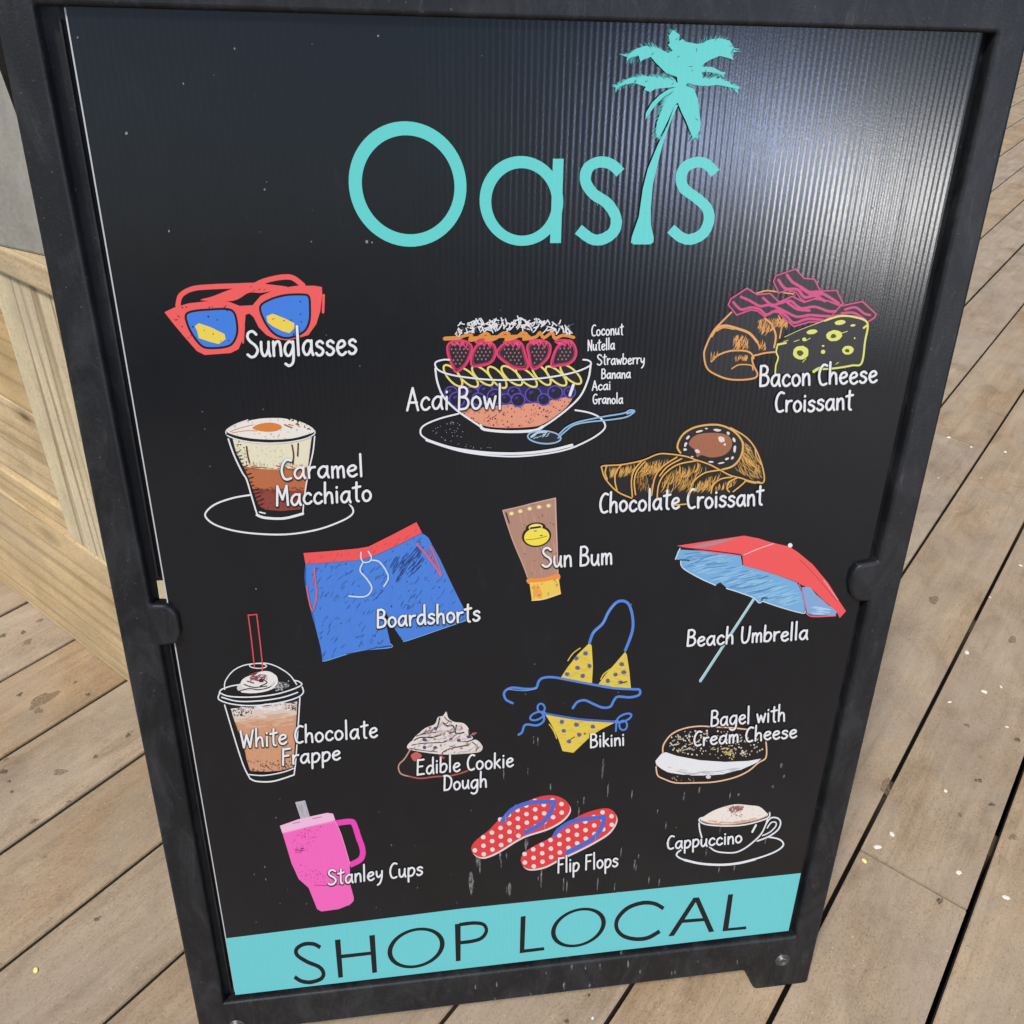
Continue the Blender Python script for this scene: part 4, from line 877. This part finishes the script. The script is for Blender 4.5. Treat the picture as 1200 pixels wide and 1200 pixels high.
A.ell(325, 536, 130, 46, (218, 214, 210), -8); A.ell(365, 492, 70, 44, (238, 236, 234), -4); A.ell(315, 518, 96, 48, (236, 234, 232), -4); A.ell(470, 535, 50, 22, (90, 90, 94), 0); A.dots([(420, 520), (520, 500), (520, 560), (430, 570)], 30, 3, 6, (190, 190, 192))
for P in ([(210, 572), (270, 556), (340, 562), (420, 540)], [(240, 530), (300, 548), (380, 540)], [(360, 500), (380, 520), (340, 540)], [(260, 510), (300, 522)]): A.stroke(P, 7, (56, 50, 54))
A.stroke([(380, 468), (430, 478), (438, 520), (400, 556), (320, 574), (230, 574)], 13, (240, 240, 240)); A.hatch([(270, 460), (350, 445), (390, 480), (370, 520), (270, 510)], 44, -30, 14, 44, 6, (142, 76, 88), 40); A.ell(345, 505, 16, 10, (70, 40, 48))
A.stroke([(122, 560), (126, 510), (170, 450), (230, 416), (300, 403), (380, 401), (450, 425), (520, 472), (562, 530)], 7, WL); A.ell(326, 416, 52, 15, WL, 2, wd=6)
for P in ([(90, 580), (150, 602), (280, 607), (420, 592), (530, 562), (592, 532), (576, 512), (545, 505)], [(90, 580), (104, 560), (160, 540), (220, 530)], [(90, 585), (88, 622), (170, 650), (300, 659), (450, 642), (560, 612), (602, 580), (596, 545)], [(104, 608), (200, 632), (330, 630), (470, 610), (568, 578)]): A.stroke(P, 8, WL)
A.stroke([(122, 655), (180, 850), (235, 1020), (277, 1105)], 8, WL); A.stroke([(582, 610), (570, 800), (556, 1000), (546, 1082)], 8, WL); A.stroke([(270, 1080), (360, 1086), (470, 1068), (546, 1042)], 7, WL); A.stroke([(277, 1105), (320, 1122), (420, 1121), (546, 1082)], 9, WL)
for P in ([(268, 106), (318, 101)], [(266, 104), (285, 250), (304, 425)], [(318, 101), (336, 250), (352, 400), (352, 446)]): A.stroke(P, 8, (222, 78, 88))
A.done()
caption('caption', 'handwritten words White Chocolate Frappe', [('White Chocolate', 282, 875.5, 442.5, 862.5, 19.5, -0.03), ('Frappe', 331, 895.5, 399, 889, 18.5, -0.02)], 2.7)

# --- cookie dough
A = Art('cookie_dough_picture', .14167, 450, 820, label='cookie dough scoop under swirled white topping')
A.poly([(215, 415), (170, 490), (128, 530), (120, 570), (140, 615), (200, 632), (300, 652), (420, 637), (560, 627), (680, 592), (760, 555), (790, 430)], (30, 28, 31))
A.stroke([(215, 415), (170, 488), (128, 530), (120, 570), (142, 613), (200, 632)], 11, (206, 150, 142)); A.stroke([(200, 632), (300, 650), (420, 636), (560, 626), (680, 592), (760, 556)], 12, (184, 88, 88))
A.poly([(222, 460), (270, 433), (312, 460), (290, 490), (250, 508)], (206, 98, 96), True); A.hatch([(440, 440), (500, 440), (500, 500), (450, 490)], 10, 60, 14, 40, 7, (190, 90, 90), 20)
WP = (232, 224, 220)
l1 = [(190, 385), (240, 335), (300, 345), (480, 345), (680, 350), (760, 330), (812, 380), (800, 425), (740, 440), (600, 450), (500, 452), (380, 442), (225, 415)]
l2 = [(245, 352), (262, 300), (330, 255), (420, 245), (600, 258), (690, 280), (735, 320), (640, 348), (420, 352)]
l3 = [(290, 290), (340, 235), (420, 200), (445, 145), (488, 132), (515, 98), (532, 150), (580, 182), (660, 195), (702, 245), (692, 292), (560, 305), (400, 310)]
for L in (l1, l2, l3): A.poly(L, WP, True)
DKS = (52, 42, 48)
for P, q in (([(250, 335), (300, 312), (400, 310), (470, 290)], 10), ([(270, 300), (340, 280), (430, 270)], 8), ([(430, 250), (450, 200), (460, 150)], 12), ([(490, 190), (520, 215), (570, 215), (580, 260), (540, 275)], 12), ([(600, 210), (590, 250), (600, 280), (660, 270)], 12), ([(230, 375), (320, 360), (480, 352), (520, 340)], 8), ([(480, 445), (500, 425), (560, 400), (640, 385), (700, 370)], 10), ([(700, 250), (705, 290), (720, 310)], 10), ([(500, 140), (520, 165), (560, 185)], 8), ([(730, 350), (770, 385), (760, 425)], 8), ([(300, 290), (380, 250)], 6), ([(210, 400), (330, 420), (440, 430)], 6)): A.stroke(P, q, DKS)
for (x, y) in ((335, 392), (425, 395), (552, 325), (620, 335), (335, 330), (425, 235), (700, 305)): A.ell(x, y, 17, 14, (92, 62, 130), n=9, jit=.2)
for (x, y) in ((420, 325), (470, 378), (590, 390), (640, 400), (560, 405), (530, 260), (640, 230), (740, 280), (360, 275), (380, 230), (690, 360)): A.ell(x, y, 13, 9, random.choice(((196, 120, 130), (160, 110, 150), (190, 150, 90))), random.uniform(0, 90), n=8, jit=.2)
for L in (l1, l2, l3): A.hatch(L, 26, -25, 20, 60, 5, (186, 172, 170), 24, 0.3); A.hatch(L, 10, -30, 20, 50, 5, (110, 96, 100), 24, 0.3)
A.stroke([(725, 285), (760, 272)], 12, (170, 110, 124)); A.stroke([(640, 440), (720, 432), (790, 425), (812, 390), (790, 355)], 7, (236, 226, 220))
A.done()
caption('caption', 'handwritten words Edible Cookie Dough', [('Edible Cookie', 488.5, 907, 601.5, 897.3, 17.5, 0.0), ('Dough', 520, 925.5, 570.5, 921, 17, 0.0)], 2.4)

# --- bikini
A = Art('bikini_picture', .175, 570, 690, label='yellow bikini with blue dots and blue ties')
BS = (84, 138, 226); BY = (232, 206, 84); BD = (92, 100, 160)
A.stroke([(690, 362), (718, 290), (780, 230), (820, 150), (870, 92), (920, 82), (958, 112), (980, 200), (975, 290), (930, 412)], 19, BS); A.stroke([(175, 765), (130, 740), (120, 692), (170, 662), (260, 670), (330, 664), (350, 620), (380, 596), (450, 592), (560, 612), (720, 642), (850, 664), (980, 672), (1025, 676), (1022, 710), (960, 726), (880, 722), (852, 750), (830, 788), (780, 795), (720, 772), (660, 746), (610, 757), (578, 798)], 16, BS)
A.stroke([(712, 300), (775, 238), (815, 160), (865, 100)], 5, (124, 170, 240)); A.stroke([(140, 672), (260, 682), (340, 664)], 5, (124, 170, 240))
t1 = [(690, 362), (705, 380), (713, 520), (707, 632), (600, 614), (498, 595), (540, 530), (610, 440)]; t2 = [(928, 422), (940, 440), (957, 550), (967, 664), (850, 656), (750, 638), (800, 570), (870, 490)]
b1 = [(392, 838), (500, 858), (650, 878), (860, 895), (760, 945), (700, 985), (582, 1097), (510, 1086), (480, 1000), (432, 902)]
for L in (t1, t2, b1): A.poly(L, BY); A.hatch(L, 30, 0, 20, 60, 6, (216, 188, 74), 20)
for (x, y) in ((662, 432), (602, 465), (690, 515), (610, 528), (645, 582), (540, 570), (905, 505), (865, 572), (920, 558), (898, 625), (812, 615), (505, 890), (602, 908), (712, 922), (518, 950), (620, 975), (552, 1020)): A.ell(x, y, 16, 14, BD, n=10, jit=.15)
A.stroke([(905, 628), (940, 620)], 7, BLK); A.stroke([(565, 1005), (590, 990)], 5, BLK); A.ell(658, 968, 8, 8, (130, 110, 60), n=7)
A.stroke([(498, 602), (600, 618), (720, 642)], 10, (96, 142, 210)); A.stroke([(628, 395), (580, 430), (545, 480)], 7, BY); A.stroke([(830, 535), (785, 570), (765, 605)], 7, BY); A.stroke([(420, 905), (450, 950), (470, 1000)], 7, BY)
A.stroke([(392, 832), (500, 852), (650, 874), (868, 888)], 15, (70, 108, 196)); A.ell(366, 796, 24, 29, BS, -10, wd=13); A.ell(338, 850, 48, 24, BS, -22, wd=13); A.stroke([(380, 832), (384, 880), (340, 912), (262, 908), (238, 958), (215, 975)], 15, BS); A.ell(922, 862, 52, 22, BS, -24, wd=13); A.ell(915, 912, 26, 32, BS, 0, wd=12); A.stroke([(870, 890), (866, 950)], 13, BS); A.ell(380, 828, 16, 14, BS); A.ell(872, 888, 16, 14, BS)
A.done()
caption('caption', 'handwritten word Bikini', [('Bikini', 691.5, 875, 731.5, 872, 15.5, -0.02)], 2.3)

# --- bagel
A = Art('bagel_picture', .16667, 750, 810, label='seeded bagel with cream cheese')
PO = (240, 196, 160)
A.poly([(112, 530), (125, 590), (170, 616), (250, 642), (380, 642), (520, 636), (660, 606), (760, 560), (850, 500)], (26, 22, 24))
tp_ = [(160, 432), (166, 374), (220, 302), (310, 260), (420, 243), (620, 253), (760, 268), (850, 308), (886, 345), (884, 460), (760, 492), (600, 500), (420, 485), (260, 455)]
A.poly(tp_, (26, 22, 25))
cr = [(108, 490), (150, 440), (180, 428), (260, 455), (420, 485), (600, 497), (760, 490), (852, 474), (822, 502), (700, 556), (600, 582), (480, 592), (340, 592), (200, 572), (150, 545), (115, 518)]
A.poly(cr, (236, 238, 242)); A.hatch([(150, 520), (340, 560), (560, 560), (780, 500), (690, 556), (480, 590), (300, 585)], 30, 5, 30, 80, 6, (190, 194, 202), 12)
A.stroke([(200, 572), (260, 592), (340, 590), (400, 606), (480, 590), (540, 600), (600, 582), (700, 556)], 7, (30, 28, 30))
for c, n_ in (((214, 206, 190), 90), ((180, 160, 110), 40), ((232, 230, 226), 50)): A.dots([(200, 330), (320, 275), (620, 275), (840, 330), (870, 440), (640, 480), (420, 460), (200, 415)], n_, 3, 8, c)
A.hatch([(220, 320), (340, 290), (420, 440), (220, 410)], 16, -20, 14, 40, 6, (210, 200, 180), 20); A.hatch([(480, 380), (700, 400), (680, 460), (480, 440)], 16, -20, 20, 46, 8, (196, 176, 120), 30)
A.ell(480, 600, 18, 14, (220, 222, 226)); A.dots([(180, 590), (420, 610), (400, 632), (240, 630)], 16, 2, 4, (190, 180, 160))
A.stroke([(160, 432), (165, 375), (220, 302), (310, 260), (420, 244), (520, 250), (630, 254), (760, 268)], 10, PO); A.stroke([(884, 340), (886, 460), (830, 502), (760, 560), (660, 606), (520, 636), (380, 642), (250, 642), (170, 616), (124, 590), (112, 530)], 10, PO)
A.done()
caption('caption', 'handwritten words Bagel with Cream Cheese', [('Bagel with', 832.5, 850, 919.5, 844, 18, 0.03), ('Cream Cheese', 812.5, 873.5, 933, 863, 16.5, 0.04)], 2.4)

# --- tumbler
A = Art('tumbler_picture', .16667, 310, 920, label='pink tumbler with handle and grey straw')
A.stroke([(500, 268), (600, 256), (630, 275), (662, 370), (690, 455), (676, 520), (600, 562)], 40, (240, 72, 186), cap='flat')
A.poly([(215, 120), (285, 107), (320, 226), (256, 242)], (190, 186, 196)); A.hatch([(225, 125), (285, 115), (310, 225), (260, 235)], 12, 70, 20, 60, 6, (168, 164, 174), 12)
tm = [(125, 333), (300, 285), (496, 245), (540, 350), (600, 550), (600, 690), (628, 790), (626, 815), (600, 840), (520, 872), (400, 888), (370, 872), (310, 722), (240, 660), (190, 550)]
A.poly(tm, (250, 108, 196)); A.dots([(190, 300), (400, 280), (340, 460), (200, 470)], 60, 2, 5, (170, 44, 124)); A.dots([(210, 540), (420, 620), (440, 690), (330, 690), (250, 640)], 50, 2, 4, (180, 50, 134)); A.hatch([(200, 450), (290, 430), (290, 470), (210, 480)], 16, -12, 10, 28, 5, (160, 40, 116), 10)
A.poly([(108, 285), (250, 235), (440, 194), (482, 200), (497, 243), (480, 252), (300, 292), (125, 337)], (246, 194, 228)); A.stroke([(200, 268), (250, 258)], 5, (170, 90, 150)); A.stroke([(340, 235), (400, 222)], 5, (170, 90, 150)); A.stroke([(350, 702), (470, 704), (590, 690)], 5, (180, 50, 134)); A.stroke([(130, 340), (300, 296), (494, 256)], 5, (254, 150, 214)); A.stroke([(496, 250), (540, 350), (600, 550)], 5, (254, 160, 218))
A.done()
caption('caption', 'handwritten words under the pink tumbler', [('Stanley Cups', 384.5, 1036.5, 495.5, 1024, 17, -0.02)], 2.4)

# --- flip flops
A = Art('flip_flops_picture', .175, 530, 920, label='pair of red dotted flip flops with blue straps')
f1 = [(128, 415), (160, 368), (240, 305), (320, 225), (420, 150), (540, 92), (640, 68), (720, 80), (775, 120), (787, 170), (740, 232), (640, 290), (500, 335), (420, 375), (330, 432), (250, 472), (190, 483), (140, 457)]
f2 = [(458, 497), (490, 445), (570, 395), (660, 348), (760, 262), (860, 200), (960, 165), (1040, 155), (1088, 185), (1098, 240), (1050, 315), (960, 375), (850, 433), (720, 494), (620, 545), (530, 562), (480, 547)]
FR = (228, 66, 72); FB = (78, 108, 206)
for L, st, gy in ((f1, [(335, 240), (400, 165), (520, 117), (685, 112), (655, 190), (590, 262), (490, 316)], 0), (f2, [(685, 335), (720, 292), (820, 238), (1020, 213), (990, 300), (920, 372), (765, 452)], 1)):
    A.poly([(p[0] + 6, p[1] + 10) for p in L], (232, 222, 222), True); A.poly(L, FR, True)
    cx = sum(p[0] for p in L) / len(L); cy = sum(p[1] for p in L) / len(L)
    In = [(cx + (p[0] - cx) * .985, cy + (p[1] - cy) * .97) for p in L]
    for i in range(-14, 15):
        for j in range(-14, 15):
            q = (cx + i * 57 + (1.5 + 3 * gy) + j * 0, cy - i * 28 + j * 58 + 4) if True else None
            q = (cx + i * 58 + j * 2, cy - i * 31 + j * 57)
            if inside(q, In): A.ell(q[0], q[1], 16, 15, (236, 224, 222), n=10, dz=2e-6)
    A.stroke([st[0], st[1], st[2], st[3]], 28, FB); A.stroke(st[3:], 30, FB)
A.done()
caption('caption', 'handwritten words Flip Flops', [('Flip Flops', 653.5, 1022, 724, 1014, 17, 0.0)], 2.3)

# --- cappuccino
A = Art('cappuccino_picture', .13333, 770, 920, label='white outlined cappuccino cup on saucer')
A.poly([(372, 330), (378, 390), (400, 470), (460, 540), (510, 578), (680, 592), (760, 560), (840, 500), (910, 430), (975, 280), (700, 330)], (20, 24, 28))
fm_ = [(385, 308), (420, 270), (500, 222), (600, 187), (700, 168), (820, 178), (900, 190), (960, 240), (972, 268), (880, 303), (760, 330), (620, 345), (480, 336)]
A.poly(fm_, (242, 234, 226), True); A.dots(fm_, 40, 3, 6, (222, 206, 194)); A.hatch([(400, 300), (620, 325), (880, 285), (960, 270), (760, 335), (480, 338)], 26, 3, 30, 90, 9, (216, 178, 150), 8)
A.stroke([(385, 312), (480, 338), (620, 347), (760, 331), (890, 302), (968, 270)], 9, (196, 150, 120)); A.hatch([(610, 210), (660, 178), (740, 172), (780, 190), (730, 240), (650, 248)], 42, -70, 20, 46, 9, (150, 98, 98), 30); A.dots([(600, 180), (780, 180), (740, 280), (640, 280)], 36, 3, 6, (176, 130, 126))
A.stroke([(405, 282), (372, 296), (378, 322), (450, 348), (620, 358), (780, 345), (930, 305), (985, 275), (988, 240)], 12, WL); A.stroke([(368, 335), (374, 390), (392, 460)], 13, WL); A.stroke([(460, 542), (510, 577), (580, 591), (680, 591), (760, 560), (842, 500), (912, 430), (952, 352), (968, 300)], 13, WL)
A.stroke([(225, 560), (180, 590), (175, 622), (240, 656), (380, 686), (560, 696), (720, 682), (880, 642), (1020, 592), (1098, 542), (1105, 502), (1060, 470), (980, 455)], 14, WL); A.stroke([(240, 656), (380, 688), (560, 699), (720, 684), (860, 650)], 20, WL)
A.stroke([(960, 335), (1000, 287), (1060, 290), (1085, 330), (1060, 392), (980, 450), (880, 490)], 13, WL); A.stroke([(968, 375), (1000, 330), (1040, 325), (1042, 360), (990, 412), (925, 442)], 11, WL); A.stroke([(868, 350), (836, 410)], 17, WL)
A.done()
caption('caption', 'handwritten word Cappuccino', [('Cappuccino', 781.5, 994.7, 869, 986.5, 15, 0.02)], 2.3)

# --- dried water splashes near the foot
def splash_mat():
    m = N('dried_water_spot'); m.base((0.42, 0.42, 0.43, 1)); m.rough(0.6)
    tr = m.n('ShaderNodeBsdfTransparent'); mx = m.n('ShaderNodeMixShader'); out = m.t.nodes['Material Output']
    f_ = m.ramp(m.noise(m.mapped((520, 150, 1)), 1.0, 4, 0.7), (0.36, (0.0, 0.0, 0.0)), (0.68, (0.46, 0.46, 0.46)))
    m.l(f_, mx.inputs[0]); m.l(tr.outputs[0], mx.inputs[1]); m.l(m.b.outputs[0], mx.inputs[2]); m.l(mx.outputs[0], out.inputs['Surface']); return m.m
SPL = splash_mat()
A = Art('water_spots', label='thin grey dried splash streaks'); A.z = 0.0013
rs = random.Random(11)
spl = [(552, 1034, 28, 5.5), (597, 1042, 18, 4), (562, 1012, 22, 2.5), (559, 1008, 14, 3), (616, 990, 16, 3), (586, 1002, 10, 2.5), (618, 985, 10, 2), (634, 1028, 24, 2), (660, 1035, 16, 1.5), (664, 1038, 14, 1.5), (625, 866, 10, 1.6), (630, 868, 12, 1.6), (706, 900, 24, 2.4), (712, 925, 16, 1.8), (740, 930, 12, 1.6), (645, 921, 8, 2.2), (684, 937, 10, 2), (678, 950, 10, 2), (801, 932, 10, 2), (819, 925, 8, 1.6), (780, 966, 10, 1.6), (784, 984, 14, 1.6), (743, 1012, 12, 1.8), (700, 1035, 16, 1.5), (720, 1038, 10, 1.6), (760, 1030, 9, 1.6), (772, 1033, 9, 1.6), (915, 896, 6, 3), (905, 921, 4, 3), (918, 909, 5, 2), (590, 906, 12, 1.6), (860, 1015, 9, 1.5), (842, 1018, 8, 1.5), (827, 998, 8, 1.4), (865, 930, 3, 3), (770, 950, 6, 1.4)]
for i in range(26):
    x = rs.uniform(560, 930); y = rs.uniform(900, 1075); spl.append((x, y, rs.uniform(4, 13), rs.uniform(0.9, 1.8)))
for i in range(24):
    x = rs.uniform(290, 560); y = rs.uniform(930, 1085); spl.append((x, y, rs.uniform(1, 3), rs.uniform(0.9, 1.5)))
for (x, y, l, wd_) in spl:
    t = (x - 600) * -0.00035
    A.stroke([(x - t * l, y - l / 2), (x, y), (x + t * l, y + l / 2)], wd_, SPL, dz=1e-6, seg=4, taper=lambda q: max(0.12, math.sin(math.pi * min(0.97, 0.03 + q * 0.94) ** 0.8)))
tag(A.done(), kind='stuff')
# pale dust specks on the upper panel
DUSTM = ink('dust_speck_grey', (0.17, 0.175, 0.185, 1), 0.6)
A = Art('dust_specks', label='tiny pale dust specks'); A.z = 0.00008
for (x, y, r_) in ((91, 44, 1.3), (148, 156, 2.0), (198, 271, 1.6), (275, 57, 1.4), (443, 42, 1.6), (430, 283, 2), (436, 284, 1.4), (365, 283, 1.2), (1022, 244, 1.5), (958, 91, 1.3), (310, 222, 1.4), (215, 98, 1.2), (300, 690, 1.1), (700, 240, 1.0), (165, 557, 1.2)):
    A.ell(x, y, r_ * .75, r_ * .9, DUSTM, n=8, jit=.3)
for i in range(60):
    x = rs.uniform(110, 1110); y = rs.uniform(40, 1060); A.ell(x, y, rs.uniform(.3, .7), rs.uniform(.3, .8), DUSTM, n=6, dz=1e-6)
tag(A.done(), kind='stuff')
# splashes on the bottom rail
bm = bmesh.new()
for (x, y, l, wd_) in ((665, 1120, 5, 2), (670, 1132, 9, 2.6), (686, 1133, 6, 2), (703, 1132, 7, 2), (736, 1129, 10, 2.5), (750, 1138, 5, 2), (728, 1116, 5, 3), (661, 1154, 11, 2.8), (691, 1154, 6, 2.6), (557, 1156, 6, 2), (582, 1153, 7, 2), (787, 1140, 6, 1.6), (791, 1139, 5, 1.5), (818, 1126, 4, 2), (864, 1127, 6, 1.6), (580, 1170, 3, 2), (915, 1118, 3, 1.5), (622, 1165, 4, 1.6), (640, 1140, 3, 1.4)):
    q = [on_panel(x + a, y + b, W1) for a, b in ((0, -l / 2), (wd_ / 2, 0), (wd_ / 3, l * .4), (0, l / 2), (-wd_ / 3, l * .4), (-wd_ / 2, 0))]
    vs = [bm.verts.new((p[0], p[1], W1 + 0.00025)) for p in q]; bm.faces.new(vs)
bmesh.ops.recalc_face_normals(bm, faces=bm.faces)
tag(finish('water_spots', bm, SPL, frame), kind='stuff')

# ------------------------------------------------------------ pale crumbs lying on the boards
MAT_CR = plain('pale_crumb', (0.66, 0.62, 0.54, 1), 0.7); MAT_YC = plain('yellow_crumb', (0.80, 0.66, 0.22, 1), 0.7)
def crumb(x, y, s, label, mat, group):
    s *= 0.8
    t, n = on_deck(x, y); p = TV * t + NV * n
    px = (Vector(on_deck(x + 1, y)) - Vector((t, n))).length
    b_ = bmesh.new(); bmesh.ops.create_icosphere(b_, subdivisions=2, radius=1)
    a, b = s * px * random.uniform(0.8, 1.15), s * px * random.uniform(0.5, 0.8)
    for v in b_.verts:
        k = 1 + random.uniform(-0.22, 0.22); v.co = Vector((v.co.x * a * k, v.co.y * b * k, v.co.z * min(a, b) * 0.32))
    zmin = min(v.co.z for v in b_.verts)
    o = finish('crumb', b_, mat, None, None)
    o.location = (p.x, p.y, -zmin - 0.0003); o.rotation_euler = (0, 0, random.uniform(0, 3.14))
    tag(o, label, 'crumb', group)
for (x, y, s) in ((1153, 811, 5), (1173, 805, 3), (1113, 823, 3), (1180, 852, 3), (1108, 927, 3.6), (1045, 978, 4.6), (1028, 993, 5), (1123, 1023, 4.6), (1179, 1052, 5), (1112, 513, 3.2), (1138, 524, 3), (1178, 530, 3.4), (1196, 663, 3), (1133, 765, 4), (694.5, 1193, 2.6), (1150, 560, 1.6), (1100, 560, 1.4), (1075, 590, 1.5), (1160, 700, 1.8)):
    crumb(x, y, s, 'small white crumb lying on the deck boards to the right of the sign', MAT_CR, 'white crumbs scattered on the deck')
crumb(1013, 1009, 5, 'yellow crumb beside the board joint right of the sign', MAT_YC, 'yellow crumbs')
crumb(42, 1137, 5.5, 'yellow crumb alone on the deck left of the sign', MAT_YC, 'yellow crumbs')
